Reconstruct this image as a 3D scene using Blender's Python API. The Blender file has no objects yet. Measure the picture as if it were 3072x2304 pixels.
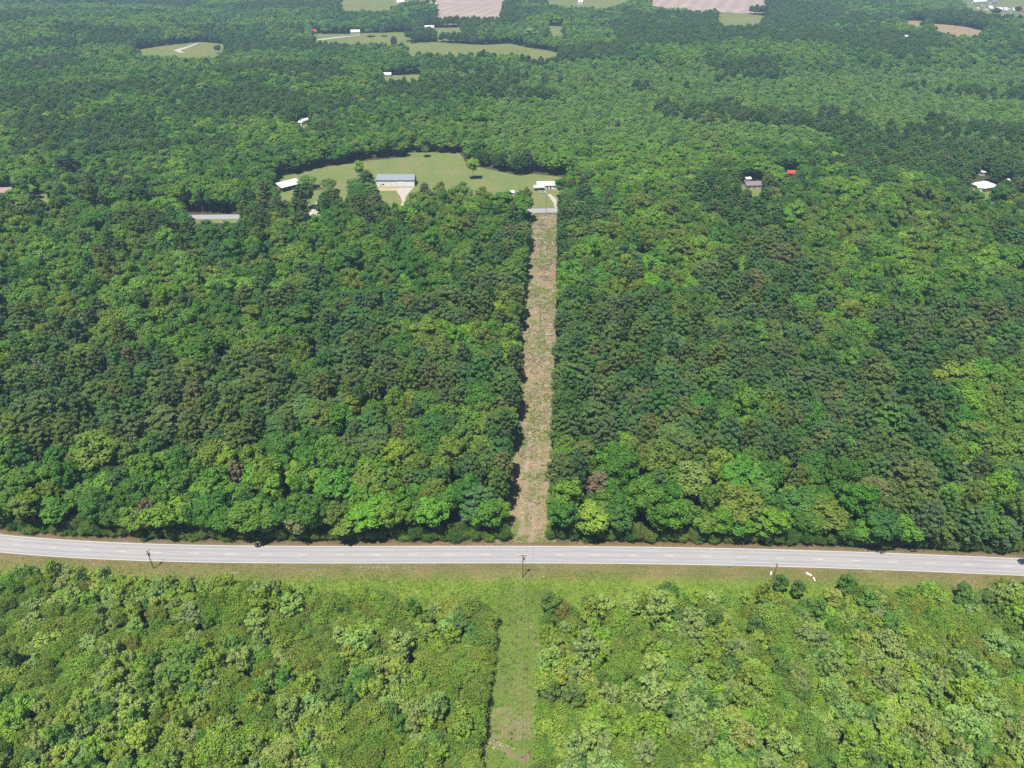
import bpy, bmesh, math, random
import numpy as np
from mathutils import Vector, Matrix

random.seed(7)
RNG = np.random.default_rng(11)
R = math.radians
scene = bpy.context.scene
COL = scene.collection

# ------------------------------------------------------------------ camera
CAM_H, PITCH, FPX = 179.3, 34.0, 2130.0
cam_d = bpy.data.cameras.new("camera")
cam = bpy.data.objects.new("camera", cam_d)
COL.objects.link(cam)
cam.location = (0, 0, CAM_H)
cam.rotation_euler = (R(90 - PITCH), 0, 0)
cam_d.sensor_width = 36
cam_d.lens = FPX / 3072 * 36
cam_d.clip_start = 1
cam_d.clip_end = 20000
scene.camera = cam

# ------------------------------------------------------------------ sky and sun
SUN_DIR = Vector((0.19, 0.33, -1.0)).normalized()      # the way the light travels
elev = math.asin(-SUN_DIR.z)
az = math.atan2(-SUN_DIR.x, -SUN_DIR.y)
w = bpy.data.worlds.new("World")
scene.world = w
w.use_nodes = True
nt = w.node_tree
sky = nt.nodes.new("ShaderNodeTexSky")
sky.sky_type = 'NISHITA'
sky.sun_disc = False
sky.sun_elevation = elev
sky.sun_rotation = az
sky.altitude = 300
nt.links.new(sky.outputs[0], nt.nodes["Background"].inputs[0])
nt.nodes["Background"].inputs[1].default_value = 0.05
sd = bpy.data.lights.new("sun", 'SUN')
sd.energy = 5.0
sd.angle = R(0.5)
sd.color = (1.0, 0.955, 0.88)
sun = bpy.data.objects.new("sun", sd)
COL.objects.link(sun)
sun.rotation_euler = SUN_DIR.to_track_quat('-Z', 'Y').to_euler()
sun.location = (-100, -200, 600)
scene.view_settings.view_transform = 'Standard'
scene.view_settings.look = 'None'
scene.view_settings.gamma = 1
scene.view_settings.exposure = 0.66
cy = scene.cycles
cy.max_bounces = 5
cy.diffuse_bounces = 3
cy.glossy_bounces = 2
cy.transmission_bounces = 3
cy.volume_bounces = 0
cy.transparent_max_bounces = 8
cy.use_denoising = False

# ------------------------------------------------------------------ geometry of the place
_a = R(PITCH)
_ca, _sa = math.cos(_a), math.sin(_a)


def sstep(a, b, x):
    t = np.clip((np.asarray(x, float) - a) / (b - a), 0, 1)
    return t * t * (3 - 2 * t)


def T(x, y):
    """height of the terrain"""
    x = np.asarray(x, float); y = np.asarray(y, float)
    k = sstep(620, 1100, np.hypot(x * 0.8, y))
    return k * (7 * np.sin(x / 170 + 0.7) * np.cos(y / 210) + 6 * np.sin((x + y) / 330 + 1) + 4 * np.sin(y / 120 - x / 260)) - 6 * k


def P(px, py, z=0.0):
    """ground point (x, y) met by the line of sight to a point of the photograph (3072 px wide), at height z over the terrain"""
    u = (px - 1536) / FPX
    v = (1152 - py) / FPX
    d = (u, _ca + v * _sa, -_sa + v * _ca)
    h = 0.0
    for _ in range(12):
        t = (CAM_H - z - h) / -d[2]
        h = 0.6 * h + 0.4 * float(T(d[0] * t, d[1] * t))
    return (d[0] * t, d[1] * t)


def proj(x, y, z):
    """the reverse: photograph pixel of a point"""
    dy = y; dz = z - CAM_H
    depth = dy * _ca - dz * _sa
    up = dy * _sa + dz * _ca
    return 1536 + FPX * x / depth, 1152 - FPX * up / depth, depth


ROAD_N = [P(*q) for q in ((0, 1608), (398, 1634), (800, 1643), (1400, 1639), (2100, 1645), (2560, 1658), (3060, 1678))]
ROAD_S = [P(*q) for q in ((0, 1655), (360, 1678), (800, 1689), (1400, 1688), (1900, 1689), (2300, 1697), (2670, 1709), (3072, 1724))]
_rn = np.array(ROAD_N); _rs = np.array(ROAD_S)
_xs = np.linspace(-176, 165, 40)
_mid = (np.interp(_xs, _rn[:, 0], _rn[:, 1]) + np.interp(_xs, _rs[:, 0], _rs[:, 1])) / 2
_pf = np.polyfit(_xs / 100, _mid, 4)


def road_y(x):
    x = np.asarray(x, float)
    xc = np.clip(x, -180, 170)
    y = np.polyval(_pf, xc / 100)
    dp = np.polyval(np.polyder(_pf), xc / 100) / 100
    return y + (x - xc) * dp


# ------------------------------------------------------------------ helpers
def tag(o, label=None, cat=None, group=None, kind=None):
    if label: o["label"] = label
    if cat: o["category"] = cat
    if group: o["group"] = group
    if kind: o["kind"] = kind
    return o


def link(name, data, parent=None, loc=(0, 0, 0), rz=0.0):
    o = bpy.data.objects.new(name, data)
    COL.objects.link(o)
    o.location = loc
    o.rotation_euler = (0, 0, rz)
    if parent is not None: o.parent = parent
    return o


def thing(name, label, cat, loc=(0, 0, 0), rz=0.0, group=None):
    return tag(link(name, None, None, loc, rz), label, cat, group)


def np_mesh(name, verts, quads, mat, smooth=False):
    me = bpy.data.meshes.new(name)
    verts = np.asarray(verts, np.float32); quads = np.asarray(quads, np.int32)
    n = quads.shape[1]
    me.vertices.add(len(verts)); me.vertices.foreach_set("co", verts.ravel())
    me.loops.add(quads.size); me.loops.foreach_set("vertex_index", quads.ravel())
    me.polygons.add(len(quads)); me.polygons.foreach_set("loop_start", np.arange(0, quads.size, n, dtype=np.int32))
    me.update(calc_edges=True)
    me.validate()
    if smooth: me.polygons.foreach_set("use_smooth", np.ones(len(quads), bool))
    if mat: me.materials.append(mat)
    return me


class MB:
    """collects shapes, then becomes one mesh object"""
    def __init__(self):
        self.v = []; self.f = []

    def add(self, vs, fs):
        b = len(self.v)
        self.v += [tuple(p) for p in vs]
        self.f += [tuple(b + i for i in f) for f in fs]

    def box(self, x0, x1, y0, y1, z0, z1):
        self.add([(x0, y0, z0), (x1, y0, z0), (x1, y1, z0), (x0, y1, z0), (x0, y0, z1), (x1, y0, z1), (x1, y1, z1), (x0, y1, z1)],
                 [(0, 3, 2, 1), (4, 5, 6, 7), (0, 1, 5, 4), (1, 2, 6, 5), (2, 3, 7, 6), (3, 0, 4, 7)])

    def prism(self, prof, y0, y1, axis='y'):
        n = len(prof)
        mk = (lambda a, b, t: (a, t, b)) if axis == 'y' else (lambda a, b, t: (t, a, b))
        vs = [mk(a, b, y0) for a, b in prof] + [mk(a, b, y1) for a, b in prof]
        self.add(vs, [tuple(range(n))[::-1], tuple(range(n, 2 * n))] + [(i, (i + 1) % n, n + (i + 1) % n, n + i) for i in range(n)])

    def tube(self, pts, rads, n=8):
        pts = [Vector(p) for p in pts]
        b = len(self.v)
        for i, p in enumerate(pts):
            d = (pts[min(i + 1, len(pts) - 1)] - pts[max(i - 1, 0)]).normalized()
            s = d.cross(Vector((0, 0, 1)))
            if s.length < 0.05: s = d.cross(Vector((0, 1, 0)))
            s.normalize(); t = d.cross(s)
            for k in range(n):
                a = 2 * math.pi * k / n
                self.v.append(tuple(p + (s * math.cos(a) + t * math.sin(a)) * rads[i]))
        for i in range(len(pts) - 1):
            for k in range(n):
                q = (k + 1) % n
                self.f.append((b + i * n + k, b + i * n + q, b + (i + 1) * n + q, b + (i + 1) * n + k))
        self.f.append(tuple(b + k for k in range(n))[::-1])
        e = b + (len(pts) - 1) * n
        self.f.append(tuple(e + k for k in range(n)))

    def build(self, name, mat, parent=None, bevel=0.0, smooth=False):
        me = bpy.data.meshes.new(name)
        me.from_pydata(self.v, [], self.f)
        bm = bmesh.new(); bm.from_mesh(me)
        bmesh.ops.recalc_face_normals(bm, faces=bm.faces)
        if bevel: bmesh.ops.bevel(bm, geom=list(bm.edges), offset=bevel, segments=2, affect='EDGES', clamp_overlap=True)
        bm.to_mesh(me); bm.free()
        if smooth:
            me.polygons.foreach_set("use_smooth", [True] * len(me.polygons))
        if mat: me.materials.append(mat)
        return link(name, me, parent)


# ------------------------------------------------------------------ materials
def new_mat(name):
    m = bpy.data.materials.new(name); m.use_nodes = True
    nt = m.node_tree
    return m, nt, nt.nodes["Principled BSDF"]


def N(nt, t, **kw):
    n = nt.nodes.new(t)
    for k, v in kw.items():
        if k.startswith("i_"):
            n.inputs[k[2:].replace("_", " ")].default_value = v
        else: setattr(n, k, v)
    return n


def ramp(nt, stops, src):
    r = nt.nodes.new("ShaderNodeValToRGB")
    e = r.color_ramp.elements
    while len(e) < len(stops): e.new(0.5)
    for i, (p, c) in enumerate(stops):
        e[i].position = p; e[i].color = (*c, 1)
    nt.links.new(src, r.inputs[0])
    return r.outputs[0]


def mix(nt, a, b, f, mode='MIX'):
    m = nt.nodes.new("ShaderNodeMix"); m.data_type = 'RGBA'; m.blend_type = mode
    for s, v in ((0, f), (6, a), (7, b)):
        if isinstance(v, (int, float)): m.inputs[s].default_value = v
        elif isinstance(v, tuple): m.inputs[s].default_value = (*v, 1)
        else: nt.links.new(v, m.inputs[s])
    return m.outputs[2]


def noise(nt, scale, detail=4, rough=0.6, vec=None, dist=0.0):
    n = N(nt, "ShaderNodeTexNoise"); n.inputs["Scale"].default_value = scale; n.inputs["Detail"].default_value = detail
    n.inputs["Roughness"].default_value = rough; n.inputs["Distortion"].default_value = dist
    if vec is None:
        g = N(nt, "ShaderNodeNewGeometry"); vec = g.outputs["Position"]
    nt.links.new(vec, n.inputs["Vector"])
    return n.outputs[0]


def paint(name, col, rough=0.6, metal=0.0, var=0.12, scale=1.5, spec=0.4):
    m, nt, p = new_mat(name)
    f = noise(nt, scale, 5, 0.65)
    c = ramp(nt, [(0.3, tuple(x * (1 - var) for x in col)), (0.7, tuple(min(1, x * (1 + var)) for x in col))], f)
    nt.links.new(c, p.inputs["Base Color"])
    p.inputs["Roughness"].default_value = rough; p.inputs["Metallic"].default_value = metal
    p.inputs["Specular IOR Level"].default_value = spec
    return m


def ground_mat(name, big, small, scale_big=0.05, scale_small=0.9, third=None, bump=0.35):
    """big, small: ramps of colours; third: (colour, scale, lo, hi) patches"""
    m, nt, p = new_mat(name)
    c1 = ramp(nt, big, noise(nt, scale_big, 5, 0.62, dist=0.6))
    c2 = ramp(nt, small, noise(nt, scale_small, 6, 0.7))
    c = mix(nt, c1, c2, 0.5)
    if third:
        for col, sc, lo, hi in third:
            k = ramp(nt, [(lo, (0, 0, 0)), (hi, (1, 1, 1))], noise(nt, sc, 6, 0.68, dist=0.4))
            c = mix(nt, c, col, k)
    nt.links.new(c, p.inputs["Base Color"])
    p.inputs["Roughness"].default_value = 0.95; p.inputs["Specular IOR Level"].default_value = 0.15
    b = N(nt, "ShaderNodeBump"); b.inputs["Strength"].default_value = bump; b.inputs["Distance"].default_value = 0.5
    nt.links.new(noise(nt, scale_small * 2.2, 5, 0.7), b.inputs["Height"])
    nt.links.new(b.outputs[0], p.inputs["Normal"])
    return m


def leaf_mat(name, gain=1.0, var=0.35, transl=0.22, rough=0.55, spec=0.22):
    m, nt, p = new_mat(name)
    a = N(nt, "ShaderNodeAttribute", attribute_type='INSTANCER', attribute_name="tint")
    g = N(nt, "ShaderNodeNewGeometry")
    mr = N(nt, "ShaderNodeMapRange"); nt.links.new(g.outputs["Random Per Island"], mr.inputs[0])
    mr.inputs[3].default_value = gain * (1 - var); mr.inputs[4].default_value = gain * (1 + var)
    vm = N(nt, "ShaderNodeVectorMath", operation='SCALE')
    nt.links.new(a.outputs["Vector"], vm.inputs[0]); nt.links.new(mr.outputs[0], vm.inputs["Scale"])
    tc = N(nt, "ShaderNodeTexCoord")
    ph = noise(nt, 0.45, 3, 0.6, vec=tc.outputs["Object"])
    col = mix(nt, vm.outputs[0], ramp(nt, [(0.35, (0.80, 0.84, 0.9)), (0.68, (1.28, 1.2, 0.95))], ph), 1.0, 'MULTIPLY')
    nt.links.new(col, p.inputs["Base Color"])
    p.inputs["Roughness"].default_value = rough; p.inputs["Specular IOR Level"].default_value = spec
    tr = N(nt, "ShaderNodeBsdfTranslucent")
    tcx = mix(nt, col, (1.2, 1.35, 0.5), 1.0, 'MULTIPLY')
    nt.links.new(tcx, tr.inputs[0])
    ms = N(nt, "ShaderNodeMixShader"); ms.inputs[0].default_value = transl
    nt.links.new(p.outputs[0], ms.inputs[1]); nt.links.new(tr.outputs[0], ms.inputs[2])
    nt.links.new(ms.outputs[0], nt.nodes["Material Output"].inputs[0])
    return m


M = {}
M["leaf"] = leaf_mat("leaves", gain=1.9, var=0.14, spec=0.1, rough=0.6)
M["needle"] = leaf_mat("needles", gain=1.8, var=0.16, transl=0.10, rough=0.7, spec=0.06)
M["bark"] = paint("bark", (0.16, 0.12, 0.09), 0.9, 0, 0.3, 3)
M["dead_bark"] = paint("dead_bark", (0.33, 0.29, 0.26), 0.9, 0, 0.25, 3)
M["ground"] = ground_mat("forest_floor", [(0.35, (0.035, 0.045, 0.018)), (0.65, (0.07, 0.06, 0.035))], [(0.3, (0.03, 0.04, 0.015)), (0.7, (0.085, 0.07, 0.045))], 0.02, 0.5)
M["lawn"] = ground_mat("lawn", [(0.3, (0.10, 0.155, 0.04)), (0.5, (0.14, 0.175, 0.055)), (0.62, (0.21, 0.165, 0.085)), (0.75, (0.13, 0.17, 0.05))], [(0.3, (0.09, 0.135, 0.035)), (0.7, (0.18, 0.19, 0.075))], 0.03, 0.22)
M["pasture"] = ground_mat("pasture_grass", [(0.35, (0.115, 0.15, 0.045)), (0.55, (0.15, 0.17, 0.055)), (0.7, (0.20, 0.165, 0.08))], [(0.3, (0.10, 0.135, 0.04)), (0.7, (0.165, 0.165, 0.06))], 0.012, 0.05)
M["dryfield"] = ground_mat("dry_field", [(0.35, (0.245, 0.182, 0.111)), (0.65, (0.216, 0.189, 0.098))], [(0.3, (0.216, 0.154, 0.091)), (0.7, (0.274, 0.210, 0.130))], 0.008, 0.06)
M["tilled"] = ground_mat("tilled_soil", [(0.35, (0.290, 0.215, 0.192)), (0.65, (0.336, 0.267, 0.240))], [(0.3, (0.290, 0.220, 0.192)), (0.7, (0.325, 0.255, 0.222))], 0.006, 0.03, third=[((0.360, 0.307, 0.252), 0.01, 0.55, 0.7)])
def crop_rows(m, sc):
    nt = m.node_tree; p = nt.nodes["Principled BSDF"]
    src = p.inputs["Base Color"].links[0].from_socket
    g = N(nt, "ShaderNodeNewGeometry"); mp = N(nt, "ShaderNodeMapping"); mp.inputs["Rotation"].default_value = (0, 0, 0.35); nt.links.new(g.outputs["Position"], mp.inputs[0])
    wv = N(nt, "ShaderNodeTexWave"); wv.inputs["Scale"].default_value = sc; wv.inputs["Distortion"].default_value = 2.5; wv.inputs["Detail"].default_value = 3; wv.inputs["Detail Scale"].default_value = 0.4
    nt.links.new(mp.outputs[0], wv.inputs[0])
    c = mix(nt, src, ramp(nt, [(0.2, (0.93, 0.92, 0.91)), (0.8, (1.04, 1.04, 1.04))], wv.outputs[1]), 1.0, 'MULTIPLY')
    nt.links.new(c, p.inputs["Base Color"])


crop_rows(M["tilled"], 0.011)
M["scrubfloor"] = ground_mat("scrub_floor", [(0.35, (0.045, 0.075, 0.016)), (0.65, (0.08, 0.11, 0.025))], [(0.3, (0.035, 0.06, 0.014)), (0.7, (0.10, 0.125, 0.035))], 0.06, 0.8)
M["gravel"] = ground_mat("gravel", [(0.35, (0.354, 0.326, 0.286)), (0.65, (0.422, 0.381, 0.326))], [(0.3, (0.286, 0.252, 0.204)), (0.7, (0.462, 0.428, 0.381))], 0.2, 1.4)
M["sandy"] = ground_mat("sandy_soil", [(0.35, (0.396, 0.338, 0.210)), (0.65, (0.324, 0.216, 0.126))], [(0.3, (0.288, 0.216, 0.140)), (0.7, (0.446, 0.396, 0.266))], 0.2, 1.4)
M["redsoil"] = ground_mat("bare_soil", [(0.35, (0.15, 0.115, 0.06)), (0.65, (0.21, 0.155, 0.105))], [(0.3, (0.13, 0.11, 0.055)), (0.7, (0.22, 0.175, 0.12))], 0.3, 1.8, third=[((0.11, 0.16, 0.035), 0.5, 0.47, 0.58)])
M["straw"] = ground_mat("dry_grass", [(0.35, (0.155, 0.165, 0.06)), (0.65, (0.20, 0.18, 0.085))], [(0.3, (0.13, 0.15, 0.05)), (0.7, (0.235, 0.205, 0.11))], 0.3, 1.8, third=[((0.11, 0.17, 0.03), 0.35, 0.46, 0.58)])


def asphalt_mat(name, base):
    m, nt, p = new_mat(name)
    uv = N(nt, "ShaderNodeTexCoord").outputs["UV"]
    sep = N(nt, "ShaderNodeSeparateXYZ"); nt.links.new(uv, sep.inputs[0])
    # faint lighter wheel paths along the lanes, cracks and patches
    wv = N(nt, "ShaderNodeMath", operation='SINE')
    mu = N(nt, "ShaderNodeMath", operation='MULTIPLY'); nt.links.new(sep.outputs[1], mu.inputs[0]); mu.inputs[1].default_value = 3.6
    nt.links.new(mu.outputs[0], wv.inputs[0])
    w01 = N(nt, "ShaderNodeMapRange"); nt.links.new(wv.outputs[0], w01.inputs[0]); w01.inputs[1].default_value = -1
    c0 = mix(nt, tuple(x * 0.93 for x in base), tuple(x * 1.07 for x in base), w01.outputs[0])
    st = N(nt, "ShaderNodeMapping"); nt.links.new(uv, st.inputs[0]); st.inputs["Scale"].default_value = (0.05, 0.8, 1)
    c1 = ramp(nt, [(0.3, (0.86, 0.85, 0.86)), (0.7, (1.1, 1.09, 1.07))], noise(nt, 1.0, 6, 0.7, vec=st.outputs[0]))
    c = mix(nt, c0, c1, 1.0, 'MULTIPLY')
    c2 = ramp(nt, [(0.3, (0.92, 0.92, 0.92)), (0.7, (1.06, 1.06, 1.06))], noise(nt, 4.0, 4, 0.7))
    c = mix(nt, c, c2, 1.0, 'MULTIPLY')
    nt.links.new(c, p.inputs["Base Color"]); p.inputs["Roughness"].default_value = 0.9; p.inputs["Specular IOR Level"].default_value = 0.25
    return m


M["asphalt"] = asphalt_mat("asphalt", (0.285, 0.283, 0.292))
M["white_line"] = paint("white_road_paint", (0.52, 0.52, 0.49), 0.7, 0, 0.15, 2.0)
M["yellow_line"] = paint("worn_yellow_road_paint", (0.62, 0.50, 0.30), 0.7, 0, 0.25, 1.0)


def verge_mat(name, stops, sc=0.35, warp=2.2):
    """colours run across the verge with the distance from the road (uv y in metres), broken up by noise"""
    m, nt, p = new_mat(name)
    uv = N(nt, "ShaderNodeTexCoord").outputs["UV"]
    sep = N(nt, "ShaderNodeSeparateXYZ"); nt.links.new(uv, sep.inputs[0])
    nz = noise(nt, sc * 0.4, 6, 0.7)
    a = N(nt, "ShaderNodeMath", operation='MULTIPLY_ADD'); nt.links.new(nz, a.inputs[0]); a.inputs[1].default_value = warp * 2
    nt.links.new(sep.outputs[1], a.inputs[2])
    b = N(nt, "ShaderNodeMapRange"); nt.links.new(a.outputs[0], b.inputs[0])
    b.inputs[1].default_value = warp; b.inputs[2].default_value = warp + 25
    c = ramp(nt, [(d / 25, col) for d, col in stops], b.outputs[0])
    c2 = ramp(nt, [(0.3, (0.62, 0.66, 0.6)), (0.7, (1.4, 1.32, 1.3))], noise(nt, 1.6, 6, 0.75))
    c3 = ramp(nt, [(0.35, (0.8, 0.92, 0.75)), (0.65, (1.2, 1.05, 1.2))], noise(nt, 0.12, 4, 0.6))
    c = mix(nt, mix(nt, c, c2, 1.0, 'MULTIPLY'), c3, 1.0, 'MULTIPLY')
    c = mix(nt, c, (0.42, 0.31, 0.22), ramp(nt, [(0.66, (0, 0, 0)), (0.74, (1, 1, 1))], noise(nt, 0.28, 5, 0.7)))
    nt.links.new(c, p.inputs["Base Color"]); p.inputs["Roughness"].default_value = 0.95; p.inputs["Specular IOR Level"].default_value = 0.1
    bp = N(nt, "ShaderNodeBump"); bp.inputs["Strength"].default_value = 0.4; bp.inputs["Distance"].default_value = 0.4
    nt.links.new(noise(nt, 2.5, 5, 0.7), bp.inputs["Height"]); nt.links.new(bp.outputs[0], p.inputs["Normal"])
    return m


M["verge_s"] = verge_mat("roadside_grass", [(0, (0.14, 0.125, 0.09)), (1.2, (0.12, 0.14, 0.05)), (4.5, (0.15, 0.135, 0.06)), (9.0, (0.14, 0.15, 0.05)), (12.5, (0.13, 0.20, 0.03)), (25, (0.12, 0.19, 0.03))])
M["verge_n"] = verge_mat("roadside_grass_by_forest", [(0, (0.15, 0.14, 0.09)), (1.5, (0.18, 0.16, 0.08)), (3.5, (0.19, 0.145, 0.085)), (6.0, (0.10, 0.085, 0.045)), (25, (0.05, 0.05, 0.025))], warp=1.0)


def strip_mat():
    m, nt, p = new_mat("cleared_earth")
    uv = N(nt, "ShaderNodeTexCoord").outputs["UV"]          # x: 0..1 across, y: metres along
    sep = N(nt, "ShaderNodeSeparateXYZ"); nt.links.new(uv, sep.inputs[0])
    c = ramp(nt, [(0.3, (0.21, 0.155, 0.105)), (0.45, (0.20, 0.18, 0.09)), (0.58, (0.27, 0.195, 0.14)), (0.72, (0.32, 0.255, 0.19))], noise(nt, 0.12, 6, 0.72, dist=0.5))
    c2 = ramp(nt, [(0.3, (0.55, 0.52, 0.5)), (0.5, (1.0, 1.0, 1.0)), (0.72, (1.6, 1.5, 1.45))], noise(nt, 1.5, 7, 0.78))
    c = mix(nt, c, c2, 1.0, 'MULTIPLY')
    # green regrowth
    c = mix(nt, c, (0.115, 0.15, 0.04), ramp(nt, [(0.52, (0, 0, 0)), (0.60, (1, 1, 1))], noise(nt, 0.07, 6, 0.7, dist=0.8)))
    c = mix(nt, c, (0.18, 0.18, 0.08), ramp(nt, [(0.5, (0, 0, 0)), (0.7, (0.7, 0.7, 0.7))], noise(nt, 0.35, 6, 0.7)))
    # reddish clay
    c = mix(nt, c, (0.27, 0.14, 0.09), ramp(nt, [(0.57, (0, 0, 0)), (0.68, (0.8, 0.8, 0.8))], noise(nt, 0.13, 5, 0.7)))
    # pale wheel tracks along the strip, near the highway
    nz = noise(nt, 0.15, 3, 0.5)
    tracks = None
    for u0 in (0.42, 0.62):
        s = N(nt, "ShaderNodeMath", operation='MULTIPLY_ADD'); nt.links.new(nz, s.inputs[0]); s.inputs[1].default_value = 0.16; nt.links.new(sep.outputs[0], s.inputs[2])
        d = N(nt, "ShaderNodeMath", operation='SUBTRACT'); nt.links.new(s.outputs[0], d.inputs[0]); d.inputs[1].default_value = u0 + 0.08
        ab = N(nt, "ShaderNodeMath", operation='ABSOLUTE'); nt.links.new(d.outputs[0], ab.inputs[0])
        mr = N(nt, "ShaderNodeMapRange"); nt.links.new(ab.outputs[0], mr.inputs[0]); mr.inputs[1].default_value = 0.012; mr.inputs[2].default_value = 0.045; mr.inputs[3].default_value = 1; mr.inputs[4].default_value = 0
        if tracks is None: tracks = mr.outputs[0]
        else:
            mx = N(nt, "ShaderNodeMath", operation='MAXIMUM'); nt.links.new(tracks, mx.inputs[0]); nt.links.new(mr.outputs[0], mx.inputs[1]); tracks = mx.outputs[0]
    fade = N(nt, "ShaderNodeMapRange"); nt.links.new(sep.outputs[1], fade.inputs[0]); fade.inputs[1].default_value = 110; fade.inputs[2].default_value = 60; fade.inputs[3].default_value = 0; fade.inputs[4].default_value = 0.3
    mm = N(nt, "ShaderNodeMath", operation='MULTIPLY'); nt.links.new(tracks, mm.inputs[0]); nt.links.new(fade.outputs[0], mm.inputs[1])
    c = mix(nt, c, (0.34, 0.29, 0.21), mm.outputs[0])
    nt.links.new(c, p.inputs["Base Color"]); p.inputs["Roughness"].default_value = 0.95; p.inputs["Specular IOR Level"].default_value = 0.1
    bp = N(nt, "ShaderNodeBump"); bp.inputs["Strength"].default_value = 0.5; bp.inputs["Distance"].default_value = 0.5
    nt.links.new(noise(nt, 2.0, 6, 0.75), bp.inputs["Height"]); nt.links.new(bp.outputs[0], p.inputs["Normal"])
    return m


M["strip"] = strip_mat()
M["fstrip"] = ground_mat("overgrown_grass", [(0.35, (0.086, 0.151, 0.026)), (0.6, (0.122, 0.173, 0.033)), (0.75, (0.173, 0.173, 0.058))], [(0.3, (0.072, 0.122, 0.019)), (0.7, (0.173, 0.202, 0.058))], 0.07, 1.1)

# ------------------------------------------------------------------ ground and sheets
def grid_ground():
    xs = np.concatenate([np.linspace(-7000, -2600, 12)[:-1], np.linspace(-2600, 2600, 150), np.linspace(2600, 7000, 12)[1:]])
    ys = np.concatenate([np.linspace(-3000, 0, 8)[:-1], np.linspace(0, 3200, 110), np.linspace(3200, 9000, 12)[1:]])
    X, Y = np.meshgrid(xs, ys)
    Z = T(X, Y)
    v = np.stack([X, Y, Z], -1).reshape(-1, 3)
    nx = len(xs)
    i = np.arange(len(ys) - 1)[:, None] * nx + np.arange(nx - 1)[None]
    q = np.stack([i, i + 1, i + nx + 1, i + nx], -1).reshape(-1, 4)
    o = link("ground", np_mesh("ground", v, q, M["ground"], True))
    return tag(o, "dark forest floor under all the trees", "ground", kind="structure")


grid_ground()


def band(name, xs, off0, off1, z, mat, label, nacross=2, wob0=0.0, wob1=0.0, kind="structure"):
    """strip of ground that follows the highway between two offsets from its centre line"""
    v = []; q = []; uv = []
    for i, x in enumerate(xs):
        yc = float(road_y(x))
        for k in range(nacross):
            t = k / (nacross - 1)
            a = off0 + wob0 * (math.sin(x * 0.21) + 0.6 * math.sin(x * 0.53 + 1)) * (1 - t)
            b = off1 + wob1 * (math.sin(x * 0.17 + 2) + 0.6 * math.sin(x * 0.61)) * t
            o_ = a * (1 - t) + b * t
            v.append((x, yc + o_, z)); uv.append((x, abs(o_)))
    n = nacross
    for i in range(len(xs) - 1):
        for k in range(n - 1):
            a = i * n + k
            q.append((a, a + n, a + n + 1, a + 1) if off1 > off0 else (a, a + 1, a + n + 1, a + n))
    me = np_mesh(name, v, q, mat)
    l = me.uv_layers.new(name="uv")
    for lp in me.loops: l.data[lp.index].uv = uv[lp.vertex_index]
    return tag(link(name, me), label, name.replace("_", " "), kind=kind)


RX = list(np.arange(-520, 521, 4.0))
HW = 3.85
band("highway", RX, -HW, HW, 0.10, M["asphalt"], "pale grey two lane highway crossing the whole picture", 5)
edge = band("road_marking", RX, 3.52, 3.65, 0.104, M["white_line"], "white edge line along the forest side of the highway")
band("road_marking", RX, -3.65, -3.52, 0.104, M["white_line"], "white edge line along the scrub side of the highway")
centre = MB()
for k in range(-40, 41):
    x0 = k * 12.19 + 2.0
    for j in range(3):
        a, b = x0 + j * 1.016, x0 + (j + 1) * 1.016
        ya, yb = float(road_y(a)), float(road_y(b))
        centre.add([(a, ya - 0.07, 0.104), (b, yb - 0.07, 0.104), (b, yb + 0.07, 0.104), (a, ya + 0.07, 0.104)], [(0, 1, 2, 3)])
tag(centre.build("road_marking", M["yellow_line"]), "broken worn yellow line along the middle of the highway", "road marking", kind="structure")
band("grass_verge", RX, -3.75, -24, 0.05, M["verge_s"], "brown and green grass verge between highway and scrub", 6, 0.0, 0.0)
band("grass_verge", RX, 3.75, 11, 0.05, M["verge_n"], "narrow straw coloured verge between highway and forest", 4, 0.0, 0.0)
# the scrub land's own floor
band("scrub_ground", RX, -16, -230, 0.02, M["scrubfloor"], "green weedy ground beneath the scrub in the foreground", 8, 0.0, 0)


def bumpy(pts, step, amp, seed=0):
    rg = random.Random(seed)
    out = []
    n = len(pts)
    for i in range(n):
        a, b = Vector(pts[i]), Vector(pts[(i + 1) % n])
        k = max(1, int((b - a).length / step))
        for j in range(k):
            p = a.lerp(b, j / k)
            if j: p += Vector((rg.uniform(-amp, amp), rg.uniform(-amp, amp)))
            out.append((p.x, p.y))
    return out


def sheet(name, poly, z, mat, label, cell=40.0, cat=None):
    bm = bmesh.new()
    vs = [bm.verts.new((x, y, 0)) for x, y in poly]
    f = bm.faces.new(vs)
    if f.normal.z < 0: f.normal_flip()
    bmesh.ops.triangulate(bm, faces=bm.faces[:])
    A = np.array(poly)
    if np.hypot(A[:, 0] * .8, A[:, 1]).max() > 600:
        for ax in (0, 1):
            lo, hi = A[:, ax].min(), A[:, ax].max()
            n = min(60, int((hi - lo) / cell))
            for k in range(1, n + 1):
                co = [0, 0, 0]; co[ax] = lo + (hi - lo) * k / (n + 1)
                no = [0, 0, 0]; no[ax] = 1
                bmesh.ops.bisect_plane(bm, geom=bm.verts[:] + bm.edges[:] + bm.faces[:], plane_co=co, plane_no=no)
    for v in bm.verts: v.co.z = float(T(v.co.x, v.co.y)) + z
    for f in bm.faces:
        f.normal_update()
        if f.normal.z < 0: f.normal_flip()
    me = bpy.data.meshes.new(name); bm.to_mesh(me); bm.free(); me.materials.append(mat)
    return tag(link(name, me), label, cat or name.replace("_", " "), kind="structure")


TREE_H = 15.0
CLEAR = []          # (polygon, margin): no trees here


def PP(q):
    return [P(a[0], a[1], a[2] if len(a) > 2 else 0.0) for a in q]


# cleared strip through the forest, from the highway to the far road
SY = [150, 172, 220, 300, 485, 500]
SXR = [10.4, 11.5, 15.3, 21.0, 31.8, 32.8]
SXL = [-1.2, -1.3, 2.2, 6.0, 15.4, 16.2]


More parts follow.
